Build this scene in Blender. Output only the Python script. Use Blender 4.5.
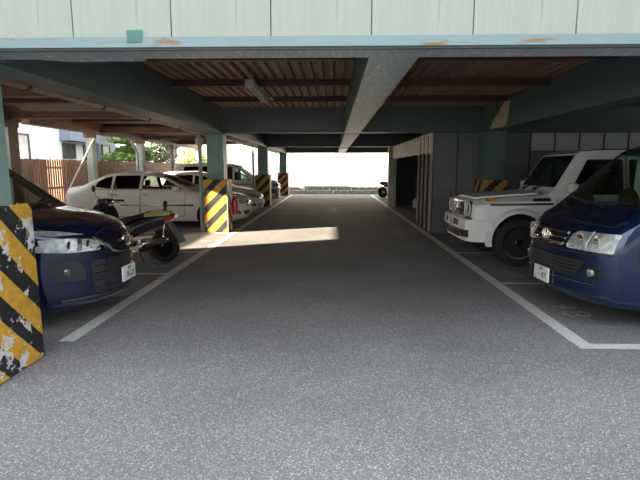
import bpy, bmesh, math, random
from mathutils import Vector, Matrix
from mathutils.bvhtree import BVHTree
random.seed(7)
PI = math.pi
S = bpy.context.scene
C = S.collection
for o in list(bpy.data.objects): bpy.data.objects.remove(o)

# ------------------------------------------------------------------ camera
cam_d = bpy.data.cameras.new('camera'); cam = bpy.data.objects.new('camera', cam_d); C.objects.link(cam)
cam_d.sensor_width = 36.0; cam_d.lens = 27.0; cam_d.clip_end = 500
cam.location = (0, 0, 1.62)
cam.rotation_euler = (math.radians(90 - 8.53), 0, math.radians(1.55))
S.camera = cam
# ------------------------------------------------------------------ sky, sun, exposure
w = bpy.data.worlds.new('sky'); S.world = w; w.use_nodes = True
bg = w.node_tree.nodes['Background']; bg.inputs[0].default_value = (0.93, 0.97, 1.0, 1); bg.inputs[1].default_value = 1.0
sun_d = bpy.data.lights.new('sun', 'SUN'); sun = bpy.data.objects.new('sun', sun_d); C.objects.link(sun)
sun_d.energy = 15; sun_d.color = (1.0, 0.84, 0.62); sun_d.angle = math.radians(0.6)
EL = math.radians(17)
sun.rotation_euler = Vector((.902*math.cos(EL), .431*math.cos(EL), -math.sin(EL))).to_track_quat('-Z', 'Y').to_euler()
sun.location = (-20, -10, 15)
S.view_settings.view_transform = 'Standard'; S.view_settings.look = 'None'
S.view_settings.gamma = 1; S.view_settings.use_curve_mapping = False
S.view_settings.exposure = 1.75

# ------------------------------------------------------------------ materials
MATS = {}
def node_mat(name):
    m = bpy.data.materials.new(name); m.use_nodes = True
    nt = m.node_tree; return m, nt, nt.nodes['Principled BSDF']
def N(nt, typ, **kw):
    n = nt.nodes.new(typ)
    for k, v in kw.items(): setattr(n, k, v)
    return n
def ramp(nt, stops, interp='LINEAR'):
    r = N(nt, 'ShaderNodeValToRGB'); r.color_ramp.interpolation = interp
    e = r.color_ramp.elements
    while len(e) < len(stops): e.new(0.5)
    for i, (p, c) in enumerate(stops):
        e[i].position = p; e[i].color = (*c, 1) if len(c) == 3 else c
    return r
def mat(name, col, rough=.5, metal=0, coat=0, var=.12, scale=6, bump=0, bscale=40, spec=.5, stretch=None):
    if name in MATS: return MATS[name]
    m, nt, b = node_mat(name)
    tc = N(nt, 'ShaderNodeTexCoord'); no = N(nt, 'ShaderNodeTexNoise')
    no.inputs['Scale'].default_value = scale; no.inputs['Detail'].default_value = 5
    src = tc.outputs['Object']
    if stretch:
        mp = N(nt, 'ShaderNodeMapping'); mp.inputs['Scale'].default_value = stretch
        nt.links.new(src, mp.inputs['Vector']); src = mp.outputs['Vector']
    nt.links.new(src, no.inputs['Vector'])
    r = ramp(nt, [(.3, [c*(1-var) for c in col]), (.7, [min(1, c*(1+var)) for c in col])])
    nt.links.new(no.outputs['Fac'], r.inputs['Fac']); nt.links.new(r.outputs['Color'], b.inputs['Base Color'])
    b.inputs['Roughness'].default_value = rough; b.inputs['Metallic'].default_value = metal
    b.inputs['Coat Weight'].default_value = coat; b.inputs['Coat Roughness'].default_value = .03
    b.inputs['Specular IOR Level'].default_value = spec
    if bump:
        n2 = N(nt, 'ShaderNodeTexNoise'); n2.inputs['Scale'].default_value = bscale; n2.inputs['Detail'].default_value = 3
        nt.links.new(src, n2.inputs['Vector'])
        bp = N(nt, 'ShaderNodeBump'); bp.inputs['Strength'].default_value = bump; bp.inputs['Distance'].default_value = .01
        nt.links.new(n2.outputs['Fac'], bp.inputs['Height']); nt.links.new(bp.outputs['Normal'], b.inputs['Normal'])
    MATS[name] = m; return m
def asphalt():
    m, nt, b = node_mat('asphalt')
    tc = N(nt, 'ShaderNodeTexCoord')
    n1 = N(nt, 'ShaderNodeTexNoise'); n1.inputs['Scale'].default_value = 170; n1.inputs['Detail'].default_value = 3; n1.inputs['Roughness'].default_value = .75
    n2 = N(nt, 'ShaderNodeTexNoise'); n2.inputs['Scale'].default_value = .7; n2.inputs['Detail'].default_value = 6
    v = N(nt, 'ShaderNodeTexVoronoi'); v.inputs['Scale'].default_value = 140
    for n in (n1, n2, v): nt.links.new(tc.outputs['Object'], n.inputs['Vector'])
    r1 = ramp(nt, [(0, (.125, .125, .13)), (.6, (.20, .20, .207)), (.9, (.27, .27, .277)), (1, (.50, .50, .505))])
    r2 = ramp(nt, [(.3, (.80, .80, .80)), (.7, (1.08, 1.08, 1.08))])
    sv = N(nt, 'ShaderNodeSeparateColor'); nt.links.new(v.outputs['Color'], sv.inputs[0]); nt.links.new(sv.outputs[0], r1.inputs['Fac']); nt.links.new(n2.outputs['Fac'], r2.inputs['Fac'])
    mx = N(nt, 'ShaderNodeMix', data_type='RGBA', blend_type='MULTIPLY'); mx.inputs['Factor'].default_value = 1
    nt.links.new(r1.outputs['Color'], mx.inputs['A']); nt.links.new(r2.outputs['Color'], mx.inputs['B'])
    nt.links.new(mx.outputs['Result'], b.inputs['Base Color'])
    b.inputs['Roughness'].default_value = .85; b.inputs['Specular IOR Level'].default_value = .3
    ad = N(nt, 'ShaderNodeMath', operation='ADD'); nt.links.new(n1.outputs['Fac'], ad.inputs[0]); nt.links.new(v.outputs['Distance'], ad.inputs[1])
    bp = N(nt, 'ShaderNodeBump'); bp.inputs['Strength'].default_value = .3; bp.inputs['Distance'].default_value = .012
    nt.links.new(ad.outputs[0], bp.inputs['Height']); nt.links.new(bp.outputs['Normal'], b.inputs['Normal'])
    return m
def stripes(name='hazard_stripes', thr=.555):
    m, nt, b = node_mat(name)
    geo = N(nt, 'ShaderNodeTexCoord')
    sep = N(nt, 'ShaderNodeSeparateXYZ'); nt.links.new(geo.outputs['Object'], sep.inputs[0])
    a = N(nt, 'ShaderNodeMath', operation='SUBTRACT'); nt.links.new(sep.outputs['Z'], a.inputs[0]); nt.links.new(sep.outputs['X'], a.inputs[1])
    a2 = N(nt, 'ShaderNodeMath', operation='ADD'); nt.links.new(a.outputs[0], a2.inputs[0]); nt.links.new(sep.outputs['Y'], a2.inputs[1])
    d = N(nt, 'ShaderNodeMath', operation='MULTIPLY'); nt.links.new(a2.outputs[0], d.inputs[0]); d.inputs[1].default_value = 1/.43
    nz = N(nt, 'ShaderNodeTexNoise'); nz.inputs['Scale'].default_value = 9; nt.links.new(geo.outputs['Object'], nz.inputs['Vector'])
    w1 = N(nt, 'ShaderNodeMath', operation='MULTIPLY_ADD'); nt.links.new(nz.outputs['Fac'], w1.inputs[0]); w1.inputs[1].default_value = .03; nt.links.new(d.outputs[0], w1.inputs[2])
    f = N(nt, 'ShaderNodeMath', operation='FRACT'); nt.links.new(w1.outputs[0], f.inputs[0])
    r = ramp(nt, [(0, (.012, .014, .016)), (.47, (.58, .32, .035))], 'CONSTANT'); nt.links.new(f.outputs[0], r.inputs['Fac'])
    # chipped white patches
    n2 = N(nt, 'ShaderNodeTexNoise'); n2.inputs['Scale'].default_value = 6.0; n2.inputs['Detail'].default_value = 9; n2.inputs['Roughness'].default_value = .68
    nt.links.new(geo.outputs['Object'], n2.inputs['Vector'])
    r2 = ramp(nt, [(thr, (0, 0, 0)), (thr+.015, (1, 1, 1))]); nt.links.new(n2.outputs['Fac'], r2.inputs['Fac'])
    mx = N(nt, 'ShaderNodeMix', data_type='RGBA'); nt.links.new(r2.outputs['Color'], mx.inputs['Factor'])
    nt.links.new(r.outputs['Color'], mx.inputs['A']); mx.inputs['B'].default_value = (.62, .60, .58, 1)
    n3 = N(nt, 'ShaderNodeTexNoise'); n3.inputs['Scale'].default_value = 18; n3.inputs['Detail'].default_value = 6
    nt.links.new(geo.outputs['Object'], n3.inputs['Vector'])
    r3 = ramp(nt, [(.3, (.72, .70, .68)), (.6, (1, 1, 1))]); nt.links.new(n3.outputs['Fac'], r3.inputs['Fac'])
    m2 = N(nt, 'ShaderNodeMix', data_type='RGBA', blend_type='MULTIPLY'); m2.inputs['Factor'].default_value = 1
    nt.links.new(mx.outputs['Result'], m2.inputs['A']); nt.links.new(r3.outputs['Color'], m2.inputs['B'])
    nt.links.new(m2.outputs['Result'], b.inputs['Base Color']); b.inputs['Roughness'].default_value = .55
    return m
def rusty(name, base, rust, thr=.62, scale=3, rough=.5, stretch=(1, 1, 1), streak=None):
    m, nt, b = node_mat(name)
    tc = N(nt, 'ShaderNodeTexCoord'); mp = N(nt, 'ShaderNodeMapping'); mp.inputs['Scale'].default_value = stretch
    nt.links.new(tc.outputs['Object'], mp.inputs['Vector'])
    n1 = N(nt, 'ShaderNodeTexNoise'); n1.inputs['Scale'].default_value = scale; n1.inputs['Detail'].default_value = 8; n1.inputs['Roughness'].default_value = .65
    nt.links.new(mp.outputs['Vector'], n1.inputs['Vector'])
    r = ramp(nt, [(.25, [c*.86 for c in base]), (thr-.05, base), (thr+.05, rust)])
    nt.links.new(n1.outputs['Fac'], r.inputs['Fac']); nt.links.new(r.outputs['Color'], b.inputs['Base Color'])
    b.inputs['Roughness'].default_value = rough
    return m
def glass(name, tint, alpha, rough=.0):
    m, nt, b = node_mat(name)
    out = nt.nodes['Material Output']
    tr = N(nt, 'ShaderNodeBsdfTransparent'); tr.inputs[0].default_value = (*tint, 1)
    gl = N(nt, 'ShaderNodeBsdfGlossy'); gl.inputs['Roughness'].default_value = .02; gl.inputs[0].default_value = (1, 1, 1, 1)
    fr = N(nt, 'ShaderNodeFresnel'); fr.inputs[0].default_value = 1.5
    nz = N(nt, 'ShaderNodeTexNoise'); nz.inputs['Scale'].default_value = 3
    bp = N(nt, 'ShaderNodeBump'); bp.inputs['Strength'].default_value = .01; nt.links.new(nz.outputs['Fac'], bp.inputs['Height'])
    nt.links.new(bp.outputs['Normal'], gl.inputs['Normal'])
    mx = N(nt, 'ShaderNodeMixShader'); ge = N(nt, 'ShaderNodeNewGeometry'); iv = N(nt, 'ShaderNodeMath', operation='SUBTRACT'); iv.inputs[0].default_value = 1; nt.links.new(ge.outputs['Backfacing'], iv.inputs[1])
    mu = N(nt, 'ShaderNodeMath', operation='MULTIPLY'); nt.links.new(fr.outputs[0], mu.inputs[0]); nt.links.new(iv.outputs[0], mu.inputs[1]); nt.links.new(mu.outputs[0], mx.inputs[0]); nt.links.new(tr.outputs[0], mx.inputs[1]); nt.links.new(gl.outputs[0], mx.inputs[2])
    nt.links.new(mx.outputs[0], out.inputs['Surface'])
    return m

M = {}
M['asphalt'] = asphalt()
M['stripes'] = stripes(); M['stripes_clean'] = stripes('cleaner_hazard_stripes', .64)
M['line'] = rusty('road_paint', (.62, .62, .60), (.22, .22, .22), .66, 14, .6)
M['digit'] = rusty('worn_paint', (.40, .40, .38), (.13, .13, .13), .52, 16, .7)
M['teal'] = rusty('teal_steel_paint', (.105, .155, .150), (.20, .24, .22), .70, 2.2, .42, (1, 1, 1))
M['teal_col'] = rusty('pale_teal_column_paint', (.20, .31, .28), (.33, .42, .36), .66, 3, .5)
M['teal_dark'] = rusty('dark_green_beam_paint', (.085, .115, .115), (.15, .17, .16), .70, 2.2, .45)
M['beam_grey'] = rusty('worn_grey_green_flange', (.34, .39, .385), (.55, .58, .57), .58, 5, .45, (6, .8, 1))
M['white_panel'] = rusty('pale_green_white_fascia', (.33, .365, .315), (.27, .295, .255), .66, 3, .6, (5, 1, .35))
M['blue_edge'] = rusty('pale_blue_edge_paint', (.19, .275, .285), (.20, .14, .07), .61, 2.4, .5, (1, 1, 6))
M['teal_patch'] = mat('teal_patch', (.06, .19, .165), .6)
M['brown'] = mat('brown_deck_steel', (.27, .175, .145), .55, var=.25, scale=2, stretch=(1, .3, 1))
M['purlin'] = mat('dark_brown_purlin', (.085, .042, .033), .5, var=.2)
M['outer_brown'] = mat('reddish_brown_steel', (.19, .085, .05), .5, var=.25, scale=3)
M['pale_post'] = mat('pale_green_post', (.47, .53, .47), .55, var=.12)
M['pipe_grey'] = mat('grey_pipe', (.34, .36, .36), .4, var=.1)
M['pipe_brown'] = mat('brown_conduit', (.38, .25, .18), .35, var=.15)
M['white_pipe'] = mat('white_pipe', (.72, .70, .66), .4)
M['fence'] = mat('brown_fence_slat', (.34, .20, .135), .6, var=.3, scale=3, stretch=(4, 4, .6))
M['house_white'] = mat('white_render', (.86, .85, .82), .8, var=.03, bump=.1)
M['house_blue'] = mat('blue_grey_cladding', (.20, .24, .32), .6, var=.1)
M['house_grey'] = mat('grey_render', (.45, .45, .44), .8, var=.1)
M['roof_tile'] = mat('dark_grey_roof', (.12, .12, .13), .6)
M['win_frame'] = mat('dark_window_frame', (.06, .06, .06), .4)
M['win_pane'] = mat('window_pane', (.10, .11, .12), .05, coat=.5)
M['win_pale'] = mat('curtained_pane', (.62, .62, .58), .1, coat=.5)
M['concrete'] = mat('concrete_block', (.40, .385, .34), .85, var=.2, bump=.3)
M['panel_grey'] = rusty('dark_grey_wall_panel', (.145, .155, .165), (.20, .205, .21), .68, 2, .42)
M['panel_light'] = rusty('pale_grey_wall_panel', (.52, .50, .46), (.38, .36, .33), .64, 3, .5)
M['panel_rib'] = mat('panel_rib', (.045, .05, .055), .45)
M['gate_dark'] = mat('dark_gate_steel', (.062, .068, .078), .85, var=.12, spec=.2)
M['corr_light'] = rusty('beige_corrugated', (.55, .50, .43), (.24, .20, .17), .60, 3, .55, (1, 1, .5))
M['blue_paint'] = mat('dark_blue_car_paint', (.006, .009, .052), .16, metal=.45, coat=1, var=.05)
M['van_paint'] = mat('navy_van_paint', (.005, .015, .060), .16, metal=.45, coat=1, var=.05)
M['white_paint'] = mat('white_car_paint', (.82, .81, .77), .45, coat=.2, var=.02, spec=.35)
M['pearl_paint'] = mat('pearl_white_paint', (.86, .83, .76), .35, metal=0, coat=.4, var=.02)
M['silver_paint'] = mat('silver_car_paint', (.55, .53, .48), .28, metal=.5, coat=.9, var=.02)
M['black_roof'] = mat('black_car_paint', (.012, .012, .014), .2, coat=1)
M['plastic'] = mat('black_plastic', (.018, .018, .02), .45, bump=.05)
M['gloss_black'] = mat('gloss_black', (.010, .010, .012), .12, coat=.8)
M['interior'] = mat('dark_interior', (.02, .02, .022), .8)
M['seat'] = mat('seat_fabric', (.045, .045, .05), .85)
M['pale_curtain'] = mat('pale_green_curtain', (.38, .46, .38), .8)
M['rubber'] = mat('tyre_rubber', (.016, .016, .017), .75, bump=.2, bscale=90)
M['chrome'] = mat('chrome', (.78, .77, .74), .12, metal=1, var=.03)
M['dull_chrome'] = mat('dark_chrome', (.30, .29, .28), .15, metal=1)
M['alloy'] = mat('alloy_rim', (.55, .55, .54), .28, metal=.9)
M['lens'] = glass('headlight_lens', (.94, .95, .95), .2)
M['reflector'] = mat('lamp_reflector', (.50, .50, .48), .35, metal=.4, var=.45, scale=22)
M['lamp_white'] = mat('bright_lamp_bowl', (.80, .80, .76), .3, metal=.2, var=.1, scale=30)
M['sheet_beige'] = rusty('beige_folded_sheet', (.78, .69, .58), (.45, .38, .30), .62, 3, .6, (1, 1, .5))
M['fog'] = mat('fog_lens', (.42, .43, .43), .12, metal=.7, coat=.8)
M['amber'] = mat('amber_lens', (.75, .25, .02), .2, coat=.6)
M['tail'] = mat('red_tail_lens', (.48, .045, .018), .12, coat=1)
M['glass_clear'] = glass('windscreen_glass', (.84, .90, .86), .3)
M['glass_dark'] = glass('tinted_glass', (.30, .32, .32), .3)
M['plate'] = mat('plate_white', (.80, .80, .76), .45, var=.03)
M['plate_ink'] = mat('plate_green_ink', (.02, .10, .05), .5)
M['red'] = mat('extinguisher_red', (.33, .012, .015), .3, coat=.5)
M['scooter_body'] = mat('charcoal_scooter_plastic', (.030, .035, .042), .22, coat=.7)
M['scooter_seat'] = mat('black_vinyl', (.02, .022, .025), .42)
M['cream'] = mat('cream_yellow_seat_sheen', (.55, .45, .14), .4, var=.2, scale=14)
M['fender_grey'] = mat('grey_mudguard', (.22, .22, .21), .5)
M['tube'] = mat('frosted_tube', (.80, .72, .58), .35)
M['fixture'] = mat('fixture_enamel', (.50, .48, .44), .4, var=.2)
M['lit_patch'] = mat('yellowish_lit_patch', (.52, .50, .33), .6, var=.15)
M['leaf'] = mat('leaf_green', (.15, .26, .06), .6, var=.35, scale=3)
M['leaf2'] = mat('pale_leaf_green', (.34, .42, .16), .6, var=.3, scale=3)
M['leafdark'] = mat('dark_leaf', (.05, .075, .04), .6, var=.3)
M['bark'] = mat('bark', (.10, .07, .05), .9, bump=.5)

# ------------------------------------------------------------------ mesh helpers
def link(name, me, parent=None, label=None, cat=None, group=None, kind=None, loc=None, rotz=None):
    o = bpy.data.objects.new(name, me); C.objects.link(o)
    if parent is not None: o.parent = parent
    if loc is not None: o.location = loc
    if rotz is not None: o.rotation_euler = (0, 0, rotz)
    if label: o['label'] = label
    if cat: o['category'] = cat
    if group: o['group'] = group
    if kind: o['kind'] = kind
    return o
def empty(name, label, cat, loc=(0, 0, 0), rotz=0, group=None):
    o = link(name, None, None, label, cat, group, None, loc, rotz); o.empty_display_size = .2; return o
class MB:
    def __init__(s): s.v = []; s.f = []
    def add(s, vs, fs):
        b = len(s.v); s.v += [tuple(v) for v in vs]; s.f += [[i+b for i in f] for f in fs]; return s
    def box(s, x0, x1, y0, y1, z0, z1, bev=0):
        if x0 > x1: x0, x1 = x1, x0
        if y0 > y1: y0, y1 = y1, y0
        if z0 > z1: z0, z1 = z1, z0
        if bev:
            bm = bmesh.new(); bmesh.ops.create_cube(bm, size=1)
            for v in bm.verts: v.co = Vector(((x0+x1)/2+v.co.x*(x1-x0), (y0+y1)/2+v.co.y*(y1-y0), (z0+z1)/2+v.co.z*(z1-z0)))
            bmesh.ops.bevel(bm, geom=list(bm.edges), offset=bev, segments=2, affect='EDGES', profile=.6)
            bm.verts.index_update()
            s.add([v.co[:] for v in bm.verts], [[v.index for v in f.verts] for f in bm.faces]); bm.free(); return s
        return s.add([(x0,y0,z0),(x1,y0,z0),(x1,y1,z0),(x0,y1,z0),(x0,y0,z1),(x1,y0,z1),(x1,y1,z1),(x0,y1,z1)],
                     [(0,3,2,1),(4,5,6,7),(0,1,5,4),(1,2,6,5),(2,3,7,6),(3,0,4,7)])
    def tube(s, pts, r, n=8, caps=True):
        pts = [Vector(p) for p in pts]; rs = r if isinstance(r, (list, tuple)) else [r]*len(pts)
        vs = []; fs = []; prev = None
        for i, p in enumerate(pts):
            t = (pts[min(i+1, len(pts)-1)]-pts[max(i-1, 0)]).normalized()
            if prev is None:
                a = Vector((0, 0, 1)) if abs(t.z) < .9 else Vector((1, 0, 0)); u = t.cross(a).normalized()
            else:
                u = (prev - t*prev.dot(t)).normalized()
            prev = u; v = t.cross(u)
            for k in range(n):
                a = 2*PI*k/n; vs.append(p+(u*math.cos(a)+v*math.sin(a))*rs[i])
        for i in range(len(pts)-1):
            for k in range(n):
                k2 = (k+1) % n; fs.append((i*n+k, i*n+k2, (i+1)*n+k2, (i+1)*n+k))
        if caps: fs.append(tuple(range(n-1, -1, -1))); fs.append(tuple((len(pts)-1)*n+k for k in range(n)))
        return s.add(vs, fs)
    def lathe(s, prof, c, axis='z', n=24):
        vs = []; fs = []; c = Vector(c)
        for r, h in prof:
            for k in range(n):
                a = 2*PI*k/n; p = (r*math.cos(a), r*math.sin(a), h)
                if axis == 'y': p = (p[0], p[2], p[1])
                if axis == 'x': p = (p[2], p[0], p[1])
                vs.append(c+Vector(p))
        m = len(prof)
        for i in range(m-1):
            for k in range(n):
                k2 = (k+1) % n; fs.append((i*n+k, i*n+k2, (i+1)*n+k2, (i+1)*n+k))
        fs.append(tuple(range(n-1, -1, -1))); fs.append(tuple((m-1)*n+k for k in range(n)))
        return s.add(vs, fs)
    def prism(s, poly, a0, a1, axis='y'):
        n = len(poly)
        def P(u, v, a): return {'y': (u, a, v), 'x': (a, u, v), 'z': (u, v, a)}[axis]
        vs = [P(u, v, a0) for u, v in poly]+[P(u, v, a1) for u, v in poly]
        fs = [tuple(range(n-1, -1, -1)), tuple(range(n, 2*n))]+[(i, (i+1) % n, (i+1) % n+n, i+n) for i in range(n)]
        return s.add(vs, fs)
    def mesh(s, name, m, smooth=35):
        me = bpy.data.meshes.new(name); me.from_pydata(s.v, [], s.f); me.update()
        bm = bmesh.new(); bm.from_mesh(me); bmesh.ops.recalc_face_normals(bm, faces=bm.faces); bm.to_mesh(me); bm.free()
        if m is not None: me.materials.append(m)
        if smooth:
            me.shade_smooth(); me.set_sharp_from_angle(angle=math.radians(smooth))
        return me
    def obj(s, name, m, parent=None, smooth=35, **kw): return link(name, s.mesh(name, m, smooth), parent, **kw)
def copy_tree(o, parent=None):
    c = o.copy(); C.objects.link(c); c.parent = parent
    for ch in [x for x in bpy.data.objects if x.parent == o and x != c]: copy_tree(ch, c)
    return c
def text_mesh(body, size, m, extrude=.001):
    cu = bpy.data.curves.new('glyphs', 'FONT'); cu.body = body; cu.size = size; cu.extrude = extrude; cu.align_x = 'CENTER'; cu.align_y = 'CENTER'; cu.resolution_u = 3
    t = bpy.data.objects.new('glyphs', cu); C.objects.link(t)
    me = bpy.data.meshes.new_from_object(t.evaluated_get(bpy.context.evaluated_depsgraph_get()))
    bpy.data.objects.remove(t); bpy.data.curves.remove(cu)
    me.materials.clear(); me.materials.append(m); return me

# ================================================================== SETTING
# ground
floor = MB().add([(-45, -30, 0), (45, -30, 0), (45, 70, 0), (-45, 70, 0)], [(0, 1, 2, 3)]).obj('floor', M['asphalt'], smooth=0, kind='structure', label='dark grey asphalt ground of the covered car park')
def line(x0, y0, x1, y1, wd=.13, name='painted_line', label=None):
    d = Vector((x1-x0, y1-y0, 0)); L = d.length; u = d.normalized(); n = Vector((-u.y, u.x, 0))*wd/2
    a = Vector((x0, y0, 0)); b = Vector((x1, y1, 0)); nseg = max(1, int(L/1.0)); vs = []; fs = []
    for i in range(nseg+1):
        p = a.lerp(b, i/nseg)
        for q, z in ((p-n, .003), (p+n, .003)): vs.append((q.x, q.y, z))
    for i in range(nseg): fs.append((2*i, 2*i+2, 2*i+3, 2*i+1))
    o = MB().add(vs, fs).obj(name, M['line'], floor, smooth=0)
    return o
LX, RX = -2.51, 2.32
line(LX, 4.27, LX, 29.2, .15); line(RX, 4.345, RX, 29.2, .15)
line(RX-.07, 4.28, 8.0, 4.28, .13)
for y in (6.72, 9.2, 20.8, 23.5, 26.2): line(RX+.07, y, 7.2, y, .10)
for y in (7.2, 9.15, 11.9, 15.2, 17.9, 20.6, 23.3, 26.0): line(LX-.07, y, -7.5, y, .10)
def ground_number(txt, x, y, up, size=.42):
    me = text_mesh(txt, size, M['digit'], .0015)
    o = link('bay_number', me, floor); o.location = (x, y, .003); o.rotation_euler = (0, 0, -PI/2 if up > 0 else PI/2); o.scale = (1.25, 1, 1)
ground_number('18', 2.72, 5.42, 1); ground_number('19', 2.72, 7.35, 1); ground_number('20', 2.75, 10.7, 1)
ground_number('5', -2.85, 7.75, -1, .36); ground_number('6', -2.85, 10.6, -1, .36)

# deck underside: trapezoid ribbed steel sheet, ribs along Y
ZD = 3.10
X0, X1, Y0, Y1 = -8.15, 8.3, 3.55, 28.9
vs = []; fs = []; x = X0; pitch = .165; prof = []
while x < X1:
    prof += [(x, ZD), (x+.06, ZD), (x+.085, ZD+.055), (x+.14, ZD+.055)]; x += pitch
prof.append((X1, ZD))
top = MB()
for (px, pz) in prof: vs += [(px, Y0, pz), (px, Y1, pz)]
for i in range(len(prof)-1): fs.append((2*i, 2*i+1, 2*i+3, 2*i+2))
ceiling = MB().add(vs, fs).obj('ceiling', M['brown'], smooth=0, kind='structure', label='brown ribbed steel deck overhead')
MB().box(X0, X1, Y0, Y1, ZD+.06, ZD+.24).obj('deck_slab', M['concrete'], ceiling, smooth=0)
# girder sections
COLY = [3.62, 12.30, 20.45, 28.65]
def hbeam(name, label, x0, x1, y0, y1, z0, z1, along, m, mf=None, web=.03):
    """I-section girder; along 'x' or 'y'"""
    o = empty(name, label, 'beam', ((x0+x1)/2, (y0+y1)/2, z0)); ox, oy, oz = (x0+x1)/2, (y0+y1)/2, z0
    W = MB()
    if along == 'y': W.box((x0+x1)/2-.07-ox, (x0+x1)/2+.07-ox, y0-oy, y1-oy, .03, z1-oz)
    else: W.box(x0-ox, x1-ox, (y0+y1)/2-.07-oy, (y0+y1)/2+.07-oy, .03, z1-oz)
    W.obj('web', m, o, smooth=0)
    MB().box(x0-ox, x1-ox, y0-oy, y1-oy, 0, .03).obj('lower_flange', mf or m, o, smooth=0)
    return o
def boxbeam(name, label, x0, x1, y0, y1, z0, z1, m, mf=None):
    o = empty(name, label, 'beam', ((x0+x1)/2, (y0+y1)/2, z0)); ox, oy, oz = (x0+x1)/2, (y0+y1)/2, z0
    MB().box(x0-ox, x1-ox, y0-oy, y1-oy, .02, z1-oz).obj('box_section', m, o, smooth=0)
    MB().box(x0-ox-.01, x1-ox+.01, y0-oy-.01, y1-oy+.01, 0, .02).obj('lower_flange', mf or m, o, smooth=0)
    return o
LBX, CBX, RBX = -2.95, .47, 3.80
ZB = 2.47
names = ['column row nearest the camera', 'second column row', 'third column row', 'far column row at the exit']
for i, y in enumerate(COLY):
    if i == 0: continue
    boxbeam('cross_girder', ['', 'dark green cross girder over the second pair of columns', 'dark green cross girder over the third pair of columns', 'dark green cross girder at the bright far exit'][i],
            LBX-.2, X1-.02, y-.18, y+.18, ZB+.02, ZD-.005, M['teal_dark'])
for i in range(3):
    a, b = COLY[i]+.205, COLY[i+1]-.205
    if i == 0: a = 3.79
    bay = ['nearest bay', 'middle bay', 'farthest bay'][i]
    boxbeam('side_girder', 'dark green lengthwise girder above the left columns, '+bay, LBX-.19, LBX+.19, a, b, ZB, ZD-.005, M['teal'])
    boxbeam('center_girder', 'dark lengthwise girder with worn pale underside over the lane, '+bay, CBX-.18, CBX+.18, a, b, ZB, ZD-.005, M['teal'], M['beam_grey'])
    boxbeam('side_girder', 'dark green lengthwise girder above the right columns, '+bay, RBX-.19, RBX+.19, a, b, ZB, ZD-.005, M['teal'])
# front girder and its fascia
fb = boxbeam('front_girder', 'grey-green girder under the pale fascia at the entrance', X0-.4, X1+.4, 3.445, 3.765, ZB-.03, ZD-.005, M['teal'], M['beam_grey'])
fas = empty('deck_fascia', 'pale white-green fascia of panels with blue rusted edge above the entrance', 'fascia', (0, 3.40, ZB-.055))
xs = [X0-.4+.73*i for i in range(24)]
pm = MB().box(-.3335, .3335, -.02, .03, .075, 1.25, bev=.004).mesh('panel', M['white_panel'], 0)
for i in range(26):
    o = link('panel', pm, fas); o.location = (.252+.673*(i-13)+.3365, 0, 0)
MB().box(X0-.42, X1+.42, -.035, .035, .012, .078).obj('edge_angle', M['blue_edge'], fas, smooth=0)
MB().box(X0-.42, X1+.42, -.01, .03, .0, .0115).obj('drip_strip', M['teal_dark'], fas, smooth=0)
MB().box(-1.39, -1.29, -.042, -.034, .045, .12).obj('paint_patch', M['teal_patch'], fas, smooth=0)
MB().prism([(-2.25, 3.785), (-1.45, 3.785), (-1.45, 3.85), (-2.05, 3.87)], ZB-.03, ZB-.01, 'z').obj('gusset_plate', M['beam_grey'], None, smooth=0, label='pale grey gusset plate under the front girder', cat='plate')
# purlins
OX_ = -7.95
for i in range(3):
    a, b = COLY[i], COLY[i+1]; n = 5
    for k in range(1, n):
        y = b-1.95*k
        if y < a+.5: continue
        for (xa, xb, rz) in ((OX_+.12, LBX-.2, 0), (LBX+.2, CBX-.19, 0), (CBX+.19, RBX-.2, 0), (RBX+.2, X1-.1, 0)):
            W = MB().box(xa, xb, y-.05, y+.05, ZD-.11, ZD-.10).box(xa, xb, y-.012, y+.012, ZD-.10, ZD-.012).box(xa, xb, y-.05, y+.05, ZD-.012, ZD-.002)
            W.obj('purlin', M['purlin'], ceiling, smooth=0)
# outer left edge: brown edge beam, cross beams, posts
OX = -7.95
for i in range(3):
    a, b = COLY[i], COLY[i+1]
    o = boxbeam('edge_beam', 'reddish brown edge beam above the outer left posts, '+['near', 'middle', 'far'][i]+' span', OX-.1, OX+.1, a+.2, b-.11, 2.74, ZD-.005, M['outer_brown'])
for i, y in enumerate((8.2, 11.75, 16.4, 20.4, 24.5)):
    o = boxbeam('tie_beam', ['reddish brown tie beam over the dark blue minivan row', 'reddish brown tie beam level with the extinguisher column', 'reddish brown tie beam behind the second left column', 'reddish brown tie beam level with the third left column', 'reddish brown tie beam over the farthest left cars'][i], OX+.12, LBX-.22, y-.07, y+.07, 2.80, ZD-.13, M['outer_brown'])
posts = [(11.75, 'pale green post with red-brown flange beside the windowed white house', .14), (15.8, 'pale square post with a slanting white brace', .10), (19.9, 'pale green post in front of the green pine', .12), (23.9, 'slim brown post behind the silver sedan roof', .07), (5.9, 'pale green post beyond the dark blue minivan', .12), (28.5, 'pale green outer post at the far end', .12)]
for i, (y, lb, r) in enumerate(posts):
    p = empty('outer_post', lb, 'post', (OX, y, 0))
    mt = M['outer_brown'] if i == 3 else M['pale_post']
    MB().box(-r, r, -r, r, .02, 2.735).obj('shaft', mt, p, smooth=0)
    MB().box(-r-.08, r+.08, -r-.08, r+.08, 0, .02).obj('base_plate', mt, p, smooth=0)
    MB().box(r, r+.02, -r-.03, r+.03, .02, 2.735).obj('flange', M['outer_brown'] if i in (0, 3) else mt, p, smooth=0)
    MB().box(-r-.05, r+.05, -r-.05, r+.05, 2.60, 2.737).obj('cap_plate', M['outer_brown'], p, smooth=0)
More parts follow.
